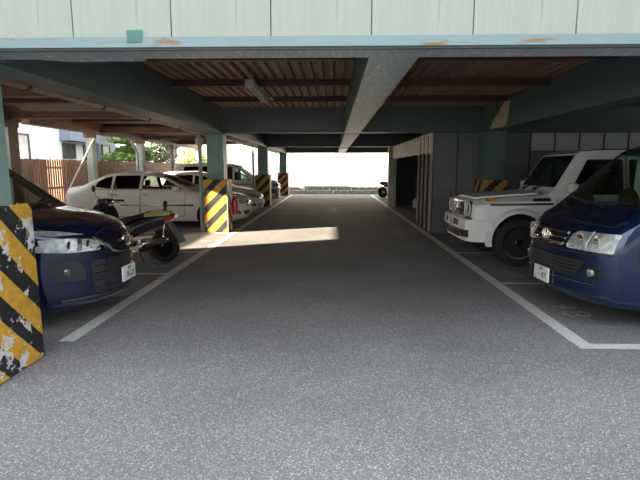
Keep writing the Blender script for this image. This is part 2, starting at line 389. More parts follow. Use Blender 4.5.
# downpipes and conduit
def arc_pipe(name, label, pts, r, m, cat='pipe'):
    o = MB().tube(pts, r, 10).obj(name, m, None, 60, label=label, cat=cat); return o
arc_pipe('drain_pipe', 'brownish drain pipe bending beside the windowed-house post', [(OX+.05, 11.3, .02), (OX+.05, 11.3, 2.2), (OX+.05, 11.33, 2.38), (OX+.05, 11.42, 2.5), (OX+.05, 11.46, 2.62), (OX+.05, 11.46, 2.70)], .05, M['pipe_brown'])
arc_pipe('drain_pipe', 'white drain pipe curving out beside the pine-side post', [(OX+.05, 19.45, .02), (OX+.05, 19.45, 2.15), (OX+.05, 19.40, 2.3), (OX+.05, 19.15, 2.5), (OX+.05, 19.0, 2.6), (OX+.05, 19.0, 2.72)], .055, M['white_pipe'])
arc_pipe('drain_pipe', 'thin grey curved drain pipe beside the slim brown post', [(OX+.05, 23.5, .02), (OX+.05, 23.5, 2.2), (OX+.05, 23.4, 2.4), (OX+.05, 23.1, 2.55), (OX+.05, 23.1, 2.72)], .04, M['pipe_grey'])
arc_pipe('brace_pipe', 'slanting white brace pipe leaning against the pale post', [(OX+.20, 13.85, .9), (OX+.20, 15.66, 2.55)], .025, M['white_pipe'])
arc_pipe('conduit', 'long brown conduit running under the left girder', [(LBX-.33, 4.0, ZB+.02), (LBX-.33, 28.3, ZB+.02)], .045, M['pipe_brown'])
arc_pipe('conduit', 'thin pale conduit above the long brown one', [(LBX-.26, 4.0, ZB+.14), (LBX-.26, 12.05, ZB+.14)], .022, M['pipe_grey'])
arc_pipe('conduit', 'slim bright conduit on the outer side of the long brown one', [(LBX-.45, 4.0, ZB+.04), (LBX-.45, 28.3, ZB+.04)], .02, M['white_pipe'])
for k, y in enumerate((5.2, 6.9, 8.6, 10.3, 14.0, 16.0, 18.0)):
    MB().tube([(LBX-.33, y, ZB+.02), (LBX-.33, y+.05, ZB+.02)], .06, 10).obj('pipe_clip', M['purlin'], bpy.data.objects['conduit'])
# columns
def column(name, label, x, y, guard=True, sm_='stripes_clean', plates=.30, sh=.205, mt=None, top=ZB):
    c = empty(name, label, 'column', (x, y, 0))
    MB().box(-sh, sh, -sh, sh, 0, top).obj('shaft', mt or M['teal_col'], c, smooth=0)
    if guard:
        t = .015
        MB().box(-plates, plates, -plates-t, -plates, .01, 1.335).obj('guard_plate', M[sm_], c, smooth=0)
        MB().box(plates, plates+t, -plates-t, plates+t, .01, 1.335).obj('guard_plate', M[sm_], c, smooth=0)
        MB().box(-plates-t, -plates, -plates-t, plates+t, .01, 1.335).obj('guard_plate', M[sm_], c, smooth=0)
        MB().box(-plates, plates, plates, plates+t, .01, 1.335).obj('guard_plate', M[sm_], c, smooth=0)
        MB().box(-plates, plates, -plates, plates, 1.29, 1.315).obj('cap_plate', M[sm_], c, smooth=0)
        for sx in (-1, 1):
            MB().box(sx*(plates+.0), sx*(plates+.022), -plates-.022, -plates, .01, 1.34).obj('corner_angle', M['fender_grey'], c, smooth=0)
    MB().box(-sh-.06, sh+.06, -sh-.06, sh+.06, top-.03, top-.002).obj('top_plate', M['teal'], c, smooth=0)
    return c
column('steel_column', 'yellow-black striped column at the left edge beside the dark blue minivan', -2.80, 3.61, plates=.285, sm_='stripes')
column('steel_column', 'striped column carrying the red extinguisher in front of the silver sedan', -2.95, 12.30, plates=.285)
column('steel_column', 'striped column between the white hatchback and the far white minivan', -2.95, 20.45, plates=.285)
column('steel_column', 'striped column at the far exit, left of the lane', -2.95, 28.65, plates=.285)
column('steel_column', 'dark striped column behind the white off-roader bonnet', 3.80, 12.05-.30, plates=.285, sh=.24, mt=M['teal'])
column('steel_column', 'striped column inside the dark storage gate', 3.80, 20.45, plates=.285, sh=.24, mt=M['teal'])
column('steel_column', 'striped column beyond the gate at the far right', 3.80, 28.65, plates=.285, sh=.24, mt=M['teal'])
MB().prism([(10.35, ZB+.03), (11.35, ZB+.03), (11.1, ZB+.22), (10.5, ZB+.52), (10.2, ZB+.52)], 3.585, 3.605, 'x').obj('lit_patch_plate', M['lit_patch'], None, smooth=0, label='yellowish painted patch of light on the right girder near its column', cat='plate')  # thin sheet coloured as the patch of light on the girder web
# downpipe + gutter at column two
arc_pipe('drain_pipe', 'grey drain pipe standing at the left of the extinguisher column', [(-3.36, 12.2, .02), (-3.36, 12.2, 2.15), (-3.36, 12.2, 2.3), (-3.36, 12.1, 2.42)], .045, M['pipe_grey'])
MB().lathe([(.03, 0), (.10, .1), (.10, .22)], (-3.36, 12.2, 2.13), 'z', 12).obj('hopper', M['pipe_grey'], bpy.data.objects['drain_pipe.003'])
arc_pipe('drain_pipe', 'grey drain pipe beside the third left column', [(-3.36, 20.35, .02), (-3.36, 20.35, 2.4)], .045, M['pipe_grey'])
# fire extinguisher
fe = empty('fire_extinguisher', 'red fire extinguisher hung on the striped column road side', 'fire extinguisher', (-2.55, 12.42, .42))
MB().lathe([(.05, 0), (.075, .015), (.08, .05), (.08, .36), (.065, .42), (.03, .455)], (0, 0, 0)).obj('cylinder', M['red'], fe, 50)
MB().lathe([(.025, .45), (.025, .50), (.035, .505), (.035, .53)], (0, 0, 0), 'z', 12).obj('valve', M['plastic'], fe)
MB().tube([(0, -.02, .52), (.02, -.11, .56)], .012, 6).tube([(0, -.02, .50), (.02, -.10, .50)], .01, 6).obj('lever', M['chrome'], fe)
MB().tube([(0, .03, .5), (.03, .09, .45), (.05, .095, .3), (.05, .09, .12)], .014, 8).obj('hose', M['plastic'], fe)
MB().box(-.10, -.06, -.05, .05, .25, .30).obj('bracket', M['plastic'], fe, smooth=0)

# storage enclosure on the right: panel wall facing the camera
EY = 12.05
wl = empty('wall_right', 'dark grey steel panel wall behind the white off-roader', 'wall', (0, EY, 0)); wl['kind'] = 'structure'; del wl['category']
pw = .585; x = 2.46; k = 0
pmD = MB().box(.012, pw-.012, 0, .03, 0, 2.02, bev=.004).mesh('panel', M['panel_grey'], 0)
pmL = MB().box(.012, pw-.012, 0, .03, 2.04, 2.46, bev=.004).mesh('upper_panel', M['panel_light'], 0)
pmF = MB().box(.012, pw-.012, 0, .03, 0, 2.46, bev=.004).mesh('panel', M['panel_grey'], 0)
rib = MB().box(-.012, .012, -.035, .02, 0, 2.46).mesh('rib', M['panel_rib'], 0)
while x < 8.2:
    if x < 4.3: link('panel', pmF, wl, loc=(x, 0, 0))
    else: link('panel', pmD, wl, loc=(x, 0, 0)); link('upper_panel', pmL, wl, loc=(x, 0, 0))
    link('rib', rib, wl, loc=(x, 0, 0))
    for z in (.35, 1.2, 2.2):
        MB().lathe([(.016, 0), (.016, .006), (.008, .012)], (pw/2, -.003, z), 'y', 8).obj('bolt', M['pipe_grey'], wl, loc=(x, 0, 0)) if k < 5 else None
    x += pw; k += 1
MB().box(2.44, 8.3, -.02, .05, 2.462, 2.485).obj('top_rail', M['panel_rib'], wl, smooth=0)
# right outer wall of the car park
wr = empty('wall_right_side', 'dark panel wall along the far right of the parking bays', 'wall', (8.25, 0, 0)); wr['kind'] = 'structure'; del wr['category']
pmS = MB().box(0, .03, .012, .888, 0, 2.95, bev=.004).mesh('panel', M['panel_grey'], 0)
for i in range(27): link('panel', pmS, wr, loc=(0, 4.1+.9*i, 0))
# gate side of the enclosure
gt = empty('storage_gate', 'open storage gate with pale slatted header and folded sheets right of the lane', 'gate', (2.46, 0, 0))
def corr_sheet(y0, y1, z0, z1, amp=.025, pitch=.12, thick=.004):
    vs = []; fs = []; n = int((y1-y0)/(pitch/4))
    for i in range(n+1):
        y = y0+(y1-y0)*i/n; a = amp*(1 if (i % 4) in (0, 1) else -1)
        vs += [(a, y, z0), (a, y, z1)]
    for i in range(n): fs.append((2*i, 2*i+1, 2*i+3, 2*i+2))
    return vs, fs
y = 12.12; k = 0
while y < 19.85:
    MB().box(-.04, .0, y, min(y+.40, 19.93), 1.98+.012*(k % 3), 2.44, bev=.006).obj('header_slat', M['sheet_beige'], gt, smooth=0); y += .52; k += 1
MB().box(.005, .02, 12.1, 19.95, 2.02, 2.44).obj('header_backing', M['panel_rib'], gt, smooth=0)
MB().box(-.05, .05, 12.1, 19.95, 2.44, 2.48).obj('header_rail', M['corr_light'], gt, smooth=0)
# folded accordion sheets
for k in range(7):
    y = 12.2+.27*k; lean = .10*(k/6)
    l = MB().add([(-.06, y+lean, .03), (.12, y+.13+lean, .03), (.12, y+.13, 2.42), (-.06, y, 2.42), (-.045, y+.02+lean, .03), (.135, y+.15+lean, .03), (.135, y+.15, 2.42), (-.045, y+.02, 2.42)],
             [(0, 1, 2, 3), (7, 6, 5, 4), (0, 4, 5, 1), (1, 5, 6, 2), (2, 6, 7, 3), (3, 7, 4, 0)]).obj('folded_sheet', M['sheet_beige'] if k % 2 == 0 else M['panel_rib'], gt, smooth=0)
ep = empty('gate_post', 'pale beige corrugated post closing the storage gate at its far end', 'post', (2.42, 20.0, 0))
for k in range(4): MB().box(-.14+.08*k, -.14+.08*k+.07, -.03-.012*(k % 2), .30, 0, 2.46).obj('rib_sheet', M['corr_light'], ep, smooth=0)
bw = empty('wall_storage', 'dark panelled back wall inside the storage enclosure', 'wall', (0, 20.85, 0)); bw['kind'] = 'structure'; del bw['category']
for k in range(8):
    xa = 2.62+.70*k
    MB().box(xa+.012, xa+.688, 0, .05, .03, 1.06, bev=.006).obj('panel', M['gate_dark'], bw, smooth=0)
    MB().box(xa+.012, xa+.688, 0, .05, 1.08, 2.44, bev=.006).obj('panel', M['gate_dark'], bw, smooth=0)
MB().box(2.62, 8.22, .02, .045, 0, 2.44).obj('backing', M['panel_rib'], bw, smooth=0)
jc = empty('water_canister', 'small white canister on the floor inside the storage gate', 'canister', (3.38, 19.75, 0))
MB().box(-.12, .12, -.09, .09, 0, .30, bev=.03).obj('body', M['white_paint'], jc)
MB().tube([(-.07, 0, .29), (-.05, 0, .37), (.03, 0, .37), (.05, 0, .29)], .015, 8).obj('handle', M['white_paint'], jc)
MB().lathe([(.03, .29), (.03, .34), (.02, .345)], (.085, 0, 0), 'z', 12).obj('cap', M['red'], jc)
MB().box(2.59, 2.615, 20.32, 20.9, 0, 2.44).obj('wall_storage', M['panel_grey'], None, smooth=0, kind='structure', label='return wall beside the gate post')
# left boundary fence
fn = empty('slat_fence', 'brown vertical slat fence along the left boundary', 'fence', (-8.6, 0, 0))
B = MB(); y = 5.0
while y < 30.5:
    dx = random.uniform(-.006, .006); h = 1.88+random.uniform(-.012, .012); B.box(-.012+dx, .012+dx, y, y+.095, .06, h); y += .125
so = B.obj('slats', M['fence'], fn, smooth=0); so['kind'] = 'stuff'
for z in (.35, 1.0, 1.62): MB().box(-.06, -.014, 5.0, 30.5, z, z+.05).obj('rail', M['purlin'], fn, smooth=0)
for k in range(13): MB().box(-.13, -.062, 5.2+2.05*k, 5.27+2.05*k, 0, 1.84).obj('post', M['purlin'], fn, smooth=0)

# ------------------------------------------------------------------ neighbouring houses
def house(name, label, x0, x1, y0, y1, h, m, roof=True):
    o = empty(name, label, 'house', ((x0+x1)/2, (y0+y1)/2, 0)); ox, oy = (x0+x1)/2, (y0+y1)/2
    MB().box(x0-ox, x1-ox, y0-oy, y1-oy, 0, h).obj('walls', m, o, smooth=0)
    MB().box(x0-ox-.35, x1-ox+.35, y0-oy-.05, y1-oy+.05, h, h+.18).obj('roof', M['roof_tile'], o, smooth=0)
    return o
def window(o, face_x, ya, yb, za, zb, pane='win_pane', mull=1):
    ox, oy = o.location.x, o.location.y; X = face_x-ox
    f = MB().box(X, X+.06, ya-oy, ya-oy+.07, za, zb).box(X, X+.06, yb-oy-.07, yb-oy, za, zb).box(X, X+.06, ya-oy, yb-oy, za, za+.07).box(X, X+.06, ya-oy, yb-oy, zb-.07, zb)
    for k in range(mull):
        y = ya+(yb-ya)*(k+1)/(mull+1)-oy; f.box(X, X+.05, y-.03, y+.03, za, zb)
    fo = f.obj('window', M['win_frame'], o, smooth=0)
    MB().box(X, X+.02, ya-oy+.05, yb-oy-.05, za+.05, zb-.05).obj('pane', M[pane], fo, smooth=0)
house('neighbour_house', 'tall pale house standing to the left outside the car park entrance', -14, -12, -14, 4.25, 11.0, M['house_grey'])
h1 = house('neighbour_house', 'white house between the two sunny gaps left of the fence', -14, -12, 7.75, 11.8, 7.0, M['house_white'])
h2 = house('neighbour_house', 'white rendered house with dark windows and blue-grey band behind the fence', -15.5, -12, 13.6, 23.9, 6.0, M['house_white'])
window(h2, -12, 17.4, 18.95, 1.15, 2.95, 'win_pale', 1)
window(h2, -12, 21.3, 22.35, 2.05, 2.72, 'win_pane', 1)
bo = MB().box(1.75, 2.25, 2.4, 5.1, 2.82, 3.32).obj('awning_band', M['house_blue'], h2, smooth=0)
window(h2, -12, 23.1, 23.6, 2.0, 2.7, 'win_pane', 0)
h3 = house('garden_annex', 'blue-grey annex with a pale window behind the fence', -13.5, -11.7, 24.1, 26.0, 3.35, M['house_blue'])
window(h3, -11.7, 24.35, 25.2, 1.9, 2.8, 'win_pale', 0)
h4 = house('neighbour_house', 'small grey house glimpsed beyond the pine', -16, -11.5, 33.0, 39.5, 4.2, M['house_grey'])
window(h4, -11.5, 33.6, 35.4, 2.3, 3.2, 'win_pane', 1)
h5 = house('reflection_blocker', 'unseen dark blue-grey house added behind the camera to darken reflections', 5.0, 26, -17, -11, 12.0, M['house_blue'])  # out of view, put in to darken what the van paint reflects
# far end: low block wall and bright building
fw = empty('block_wall', 'low grey concrete block wall across the far exit', 'wall', (0, 30.4, 0))
bmh = MB().box(.008, .452, 0, .15, 0, .20, bev=.008).mesh('block', M['concrete'], 0)
for r in range(2):
    for k in range(40):
        link('block', bmh, fw, loc=(-9.2+.46*k+(.23 if r else 0), 0, .005+.21*r))
MB().box(-9.2, 9.4, -.02, .17, .425, .49).obj('coping', M['concrete'], fw, smooth=0)
fbld = empty('far_building', 'sunlit white building across the street beyond the exit', 'building', (0, 40, 0))
MB().box(-13, 14, 0, 8, 0, 9).obj('walls', M['house_white'], fbld, smooth=0)
for (xa, xb, za, zb) in ((-4.6, -3.4, 2.6, 3.5), (.2, 2.3, 2.7, 3.5), (5, 6.6, 2.4, 3.6)):
    f = MB().box(xa, xb, -.05, 0, za, zb).obj('window', M['house_grey'], fbld, smooth=0)
    MB().box(xa+.08, xb-.08, -.06, -.045, za+.08, zb-.08).obj('pane', M['win_pale'], f, smooth=0)
MB().box(-4.9, -1.6, -.9, 0, 3.75, 3.95).obj('canopy', M['house_grey'], fbld, smooth=0)

# ------------------------------------------------------------------ trees
def tree(name, label, x, y, trunk_h, clumps, m, leaf=.16):
    t = empty(name, label, 'tree', (x, y, 0))
    MB().tube([(0, 0, 0), (.04, .03, trunk_h*.5), (0, .05, trunk_h)], [.13, .10, .06], 8).obj('trunk', M['bark'], t)
    B = MB()
    for (cx, cy, cz, rx, rz, n) in clumps:
        for _ in range(n):
            a = random.uniform(0, 2*PI); u = random.uniform(-1, 1); q = math.sqrt(1-u*u); rr = random.random()**.35
            p = Vector((cx+rx*rr*q*math.cos(a), cy+rx*rr*q*math.sin(a), cz+rz*rr*u))
            d1 = Vector((random.gauss(0, 1), random.gauss(0, 1), random.gauss(0, .5))).normalized()*leaf*random.uniform(.6, 1.2)
            d2 = d1.cross(Vector((random.gauss(0, 1), random.gauss(0, 1), random.gauss(0, 1)))).normalized()*leaf*.35
            B.add([p-d1, p+d2, p+d1, p-d2], [(0, 1, 2, 3)])
    o = B.obj('foliage', m, t, smooth=0); o['kind'] = 'stuff'
    br = MB()
    for (cx, cy, cz, rx, rz, n) in clumps: br.tube([(0, .03, max(.4, cz-.5)), (cx*.5, cy*.5, cz-.15), (cx, cy, cz)], [.05, .035, .015], 6)
    br.obj('branches', M['bark'], t)
    return t
tree('pine_tree', 'bright green layered pine behind the fence', -10.4, 24.6, 3.2, [(-.1, -1.0, 2.15, .8, .22, 420), (.2, .1, 2.55, .95, .22, 480), (0, -.5, 3.0, .8, .2, 380), (.1, .3, 3.4, .6, .2, 260), (.2, 1.0, 2.2, .75, .22, 380), (0, .2, 3.8, .5, .25, 200)], M['leaf'])
tree('dark_tree', 'dark evergreen tree to the right of the bright pine', -10.2, 28.6, 3.5, [(0, -.3, 2.3, 1.0, .6, 480), (.1, .4, 3.1, .9, .6, 420)], M['leafdark'])
tree('garden_shrub', 'pale green sunlit shrub behind the far fence', -9.8, 33.0, 2.3, [(0, -.5, 1.9, .9, .6, 420), (0, .8, 2.3, 1.0, .6, 420), (.4, 1.8, 1.8, .8, .6, 300)], M['leaf2'])

# ------------------------------------------------------------------ ceiling light
cl = empty('strip_light', 'old enamel fluorescent strip light hanging under the deck', 'light', (-1.30, 8.55, 2.86))
MB().box(-.07, .07, -.85, .85, .04, .10, bev=.01).obj('housing', M['fixture'], cl)
for sx in (-.045, .045): MB().tube([(sx, -.80, .015), (sx, .80, .015)], .017, 8).obj('tube', M['tube'], cl)
for sy in (-1, 1): MB().box(-.075, .075, sy*.80, sy*.86, -.01, .12, bev=.008).obj('end_cap', M['fixture'], cl)
for sy in (-.6, .55): MB().box(-.02, .02, sy-.02, sy+.02, .10, .14).tube([(0, sy, .1), (0, sy, .235)], .008, 6).obj('hanger', M['fixture'], cl)
MB().box(.12, .17, .55, .85, .03, .06).tube([(.07, .7, .06), (.13, .7, .05)], .006, 6).obj('bracket', M['pipe_grey'], cl)

# ================================================================== VEHICLES
def lin(keys, d):
    if d <= keys[0][0]: return keys[0][1]
    for (a, va), (b, vb) in zip(keys, keys[1:]):
        if d <= b: return va+(vb-va)*(d-a)/(b-a)
    return keys[-1][1]
def sm(keys, d, s):
    return sum(lin(keys, d+s*t) for t in (-1, -.6, -.3, 0, .3, .6, 1))/7
def fillet(pts, rad, n=4, seg=3):
    """open polyline with rounded inner corners and constant vertex count"""
    out = [pts[0]]; P = [Vector(p) for p in pts]
    ent = []
    for i in range(1, len(P)-1):
        a = (P[i-1]-P[i]); b = (P[i+1]-P[i]); r = min(rad[i], a.length*.45, b.length*.45)
        ent.append((P[i]+a.normalized()*r if a.length > 1e-6 else P[i], P[i], P[i]+b.normalized()*r if b.length > 1e-6 else P[i]))
    cur = P[0]; res = [cur]
    for (p0, c, p1) in ent:
        for k in range(1, seg): res.append(cur.lerp(p0, k/seg))
        for k in range(n+1):
            t = k/n; res.append(p0*(1-t)**2+c*2*t*(1-t)+p1*t*t)
        cur = p1
    for k in range(1, seg+1): res.append(cur.lerp(P[-1], k/seg))
    return res
class Shape:
    def __init__(s, L, zt, zb, zbelt, wb, wm, wbelt, wt, nose=(.25, .45, 2.4), tail=(.12, .3, 2.4), smooth=.05, rtop=.10, round_n=.14, zmid=.45, crown=.03, rnose=.10, rbelt=.05):
        s.__dict__.update(locals())
    def section(s, d, inset=0, zfloor=None):
        g = lambda k: sm(k, d, s.smooth)
        zt, zb, zl = g(s.zt)-inset, g(s.zb), g(s.zbelt)
        if zfloor is not None: zb = zfloor
        wb, wm, wl, wt = g(s.wb)-inset, g(s.wm)-inset, g(s.wbelt)-inset, g(s.wt)-inset*.9
        zl = min(zl, zt-.05)
        zm = zb+(zl-zb)*s.zmid
        pts = [(0, zb-.02), (wb, zb), (wm, zm), (wl, zl), (wt, zt-s.crown), (0, zt)]
        h = fillet(pts, [0, .08, .22, s.rbelt, s.rtop, 0])
        if inset == 0:
            def sc(t, r): 
                t = min(max(t/r, 0), 1); return math.sqrt(1-(1-t)**2)
            k = (1-s.round_n)+s.round_n*sc(d, s.rnose); k *= (1-.08)+.08*sc(s.L-d, .12)
            cz = (zb+zt)/2
            h = [Vector((p.x*k, cz+(p.y-cz)*k)) for p in h]
        return h
    def warp(s, d, y):
        W = .85; u = min(abs(y)/W, 1.15)
        a = s.nose[0]*u**s.nose[2]*math.exp(-d/s.nose[1]); b = s.tail[0]*u**s.tail[2]*math.exp(-(s.L-d)/s.tail[1])
        return -(d+a-b)
    def mesh(s, d0=0, d1=None, inset=0, zfloor=None, step=.055):
        d1 = s.L if d1 is None else d1
        ds = []; d = d0
        if inset == 0: ds += [0, .012, .03]
        n = int((d1-d0-(.12 if inset == 0 else 0))/step)
        st = d0+(.06 if inset == 0 else 0); en = d1-(.06 if inset == 0 else 0)
        ds += [st+(en-st)*i/n for i in range(n+1)]
        if inset == 0: ds += [d1-.03, d1-.012, d1]
        vs = []; fs = []; ring = None
        for d in ds:
            h = s.section(d, inset, zfloor); R = [(p.x, p.y) for p in h]+[(-p.x, p.y) for p in h[-2:0:-1]]
            ring = len(R); vs += [(s.warp(d, y), y, z) for y, z in R]
        m = len(h)
        for i in range(len(ds)-1):
            for k in range(ring):
                k2 = (k+1) % ring; fs.append((i*ring+k, i*ring+k2, (i+1)*ring+k2, (i+1)*ring+k))
        # end caps: a grid across the car so that the nose keeps its rounded plan
        T = [-1, -.75, -.5, -.25, 0, .25, .5, .75, 1]
        for base, d, rev in ((0, ds[0], False), ((len(ds)-1)*ring, ds[-1], True)):
            h = s.section(d, inset, zfloor); rows = []
            for k in range(m):
                y, z = h[k].x, h[k].y
                if k in (0, m-1): rows.append([base+k]*9); continue
                row = []
                for t in T:
                    if t == 1: row.append(base+k)
                    elif t == -1: row.append(base+(ring-k) % ring)
                    else: row.append(len(vs)); vs.append((s.warp(d, y*t), y*t, z))
                rows.append(row)
            for k in range(m-1):
                for q in range(8):
                    f = [rows[k][q], rows[k][q+1], rows[k+1][q+1], rows[k+1][q]]; f2 = []
                    for t in f:
                        if t not in f2: f2.append(t)
                    if len(f2) >= 3: fs.append(tuple(f2))
        B = MB(); B.add(vs, fs); return B
def boolean(me, cutter_me):
    a = bpy.data.objects.new('tmp_a', me); b = bpy.data.objects.new('tmp_b', cutter_me)
    C.objects.link(a); C.objects.link(b)
    md = a.modifiers.new('b', 'BOOLEAN'); md.operation = 'DIFFERENCE'; md.object = b
    try: md.solver = 'MANIFOLD'
    except Exception: md.solver = 'EXACT'
    r = bpy.data.meshes.new_from_object(a.evaluated_get(bpy.context.evaluated_depsgraph_get()))
    if len(r.polygons) <= 10 or len(r.polygons) == len(me.polygons):
        md.solver = 'EXACT'
        r = bpy.data.meshes.new_from_object(a.evaluated_get(bpy.context.evaluated_depsgraph_get()))
    bpy.data.objects.remove(a); bpy.data.objects.remove(b)
    return r
def round_poly(poly, r=.04, n=4):
    P = [Vector(p) for p in poly]; out = []
    for i in range(len(P)):
        a = P[i-1]-P[i]; b = P[(i+1) % len(P)]-P[i]; q = min(r, a.length*.45, b.length*.45)
        p0 = P[i]+a.normalized()*q; p1 = P[i]+b.normalized()*q
        for k in range(n+1):
            t = k/n; v = p0*(1-t)**2+P[i]*2*t*(1-t)+p1*t*t; out.append((v.x, v.y))
    return out
def clip_axis(poly, ax, val, keep_less):
    out = []
    for i in range(len(poly)):
        a, b = poly[i-1], poly[i]; ia = (a[ax] <= val) == keep_less; ib = (b[ax] <= val) == keep_less
        if ia != ib:
            t = (val-a[ax])/(b[ax]-a[ax]); out.append((a[0]+(b[0]-a[0])*t, a[1]+(b[1]-a[1])*t))
        if ib: out.append(b)
    return out
def conform(bvh, poly, view, off=.004, thick=.02, res=.05, side=1):
    """sheet of real thickness lying on the body; poly in the view plane. view: 'side' (d,z), 'front' (y,z), 'top' (d,y), 'rear' (y,z)"""
    us = [p[0] for p in poly]; vs_ = [p[1] for p in poly]
    nu = max(1, int(math.ceil((max(us)-min(us))/res))); nv = max(1, int(math.ceil((max(vs_)-min(vs_))/res)))
    idx = {}; pts = []; faces = []
    for i in range(nu):
        a0 = min(us)+(max(us)-min(us))*i/nu; a1 = min(us)+(max(us)-min(us))*(i+1)/nu
        p1 = clip_axis(clip_axis(poly, 0, a0, False), 0, a1, True)
        if len(p1) < 3: continue
        for j in range(nv):
            b0 = min(vs_)+(max(vs_)-min(vs_))*j/nv; b1 = min(vs_)+(max(vs_)-min(vs_))*(j+1)/nv
            p2 = clip_axis(clip_axis(p1, 1, b0, False), 1, b1, True)
            f = []
            for q in p2:
                k = (round(q[0], 4), round(q[1], 4))
                if k not in idx: idx[k] = len(pts); pts.append(k)
                if idx[k] not in f: f.append(idx[k])
            if len(f) >= 3: faces.append(f)
    top = []; bot = []
    for (u, v) in pts:
        if view == 'side': o = Vector((-u, side*3, v)); dr = Vector((0, -side, 0))
        elif view == 'front': o = Vector((2, u, v)); dr = Vector((-1, 0, 0))
        elif view == 'rear': o = Vector((-9, u, v)); dr = Vector((1, 0, 0))
        else: o = Vector((-u, v, 4)); dr = Vector((0, 0, -1))
        hit, n, _, _ = bvh.ray_cast(o, dr)
        if hit is None:
            hit, n, _, _ = bvh.find_nearest(o+dr*(3 if view == 'side' else 2))
        if n.dot(dr) > 0: n = -n
        top.append(hit+n*off); bot.append(hit+n*(off-thick))
    n = len(top); fs = [f for f in faces]+[[i+n for i in reversed(f)] for f in faces]
    ec = {}
    for f in faces:
        for a, b in zip(f, f[1:]+f[:1]): ec[(a, b)] = 1
    for (a, b) in list(ec):
        if (b, a) not in ec: fs.append([b, a, a+n, b+n])
    return MB().add(top+bot, fs)

def wheel(parent, d, y, r, w, rim_m, spokes, side, rim_r=None):
    rr = rim_r or r*.66
    t = MB().lathe([(rr, -w/2+.01), (r-.05, -w/2), (r-.012, -w/2+.02), (r, -w/2+.05), (r, w/2-.05), (r-.012, w/2-.02), (r-.05, w/2), (rr, w/2-.01)], (0, 0, 0), 'y', 36).obj('wheel', M['rubber'], parent, 40)
    t.location = (-d, y, r)
    B = MB(); s = side
    B.lathe([(rr+.005, s*(w/2-.012)), (rr+.004, s*(w/2-.002)), (rr-.02, s*(w/2-.004)), (rr-.03, s*(w/2-.07)), (rr-.03, s*(-w/2+.03))], (0, 0, 0), 'y', 36)
    B.obj('rim', rim_m, t, 40)
    B = MB()
    for k in range(spokes):
        a = 2*PI*k/spokes+.3; ca, sa = math.cos(a), math.sin(a); px, pz = -sa, ca
        i0, i1 = .05, rr-.018; w0, w1 = .035*(5/spokes)**.5, .055*(5/spokes)**.6
        y0, y1 = s*(w/2-.05), s*(w/2-.012)
        q = [(ca*i0+px*w0, y1, sa*i0+pz*w0), (ca*i0-px*w0, y1, sa*i0-pz*w0), (ca*i1-px*w1, y1-s*.008, sa*i1-pz*w1), (ca*i1+px*w1, y1-s*.008, sa*i1+pz*w1)]
        q += [(a_, y0, c_) for a_, b_, c_ in q]
        B.add(q, [(0, 1, 2, 3), (7, 6, 5, 4), (0, 4, 5, 1), (1, 5, 6, 2), (2, 6, 7, 3), (3, 7, 4, 0)])
    B.lathe([(.075, s*(w/2-.05)), (.075, s*(w/2-.015)), (.05, s*(w/2-.003)), (.02, s*(w/2))], (0, 0, 0), 'y', 16)
    B.obj('spokes', rim_m, t, 30)
    MB().lathe([(rr-.06, s*(w/2-.13)), (rr-.06, s*(w/2-.11))], (0, 0, 0), 'y', 24).obj('brake_disc', M['dull_chrome'], t)
    return t
def license_plate(parent, x, z, txt, small, tilt=0, rear=False):
    p = MB().box(-.008, .008, -.165, .165, -.0825, .0825, bev=.006).obj('license_plate', M['plate'], parent)
    p.location = (x, 0, z); p.rotation_euler = (0, tilt, 0)
    for body, sz, yy, zz in ((txt, .095, .015, -.02), (small, .045, 0, .052)):
        me = text_mesh(body, sz, M['plate_ink'], .001)
        g = link('plate_lettering', me, p, kind='stuff'); g.location = (.009, yy, zz); g.rotation_euler = (PI/2, 0, PI/2)
    return p
def seats(parent, rows, zf, w):
    for (d, y) in rows:
        B = MB().box(-.26, .26, -w, w, .15, .32, bev=.05)
        o = B.obj('seat', M['seat'], parent, 50); o.location = (-d, y, zf)
        b = MB().add(*[( [(-.26, -w, .25), (-.26, w, .25), (-.14, w, .25), (-.14, -w, .25), (-.42, -w*.85, .85), (-.42, w*.85, .85), (-.32, w*.85, .85), (-.32, -w*.85, .85)],
              [(0, 3, 2, 1), (4, 5, 6, 7), (0, 1, 5, 4), (1, 2, 6, 5), (2, 3, 7, 6), (3, 0, 4, 7)])][0]).obj('seat_back', M['seat'], o, 0)
        MB().box(-.45, -.35, -.12, .12, .88, 1.06, bev=.04).obj('headrest', M['seat'], o, 50)
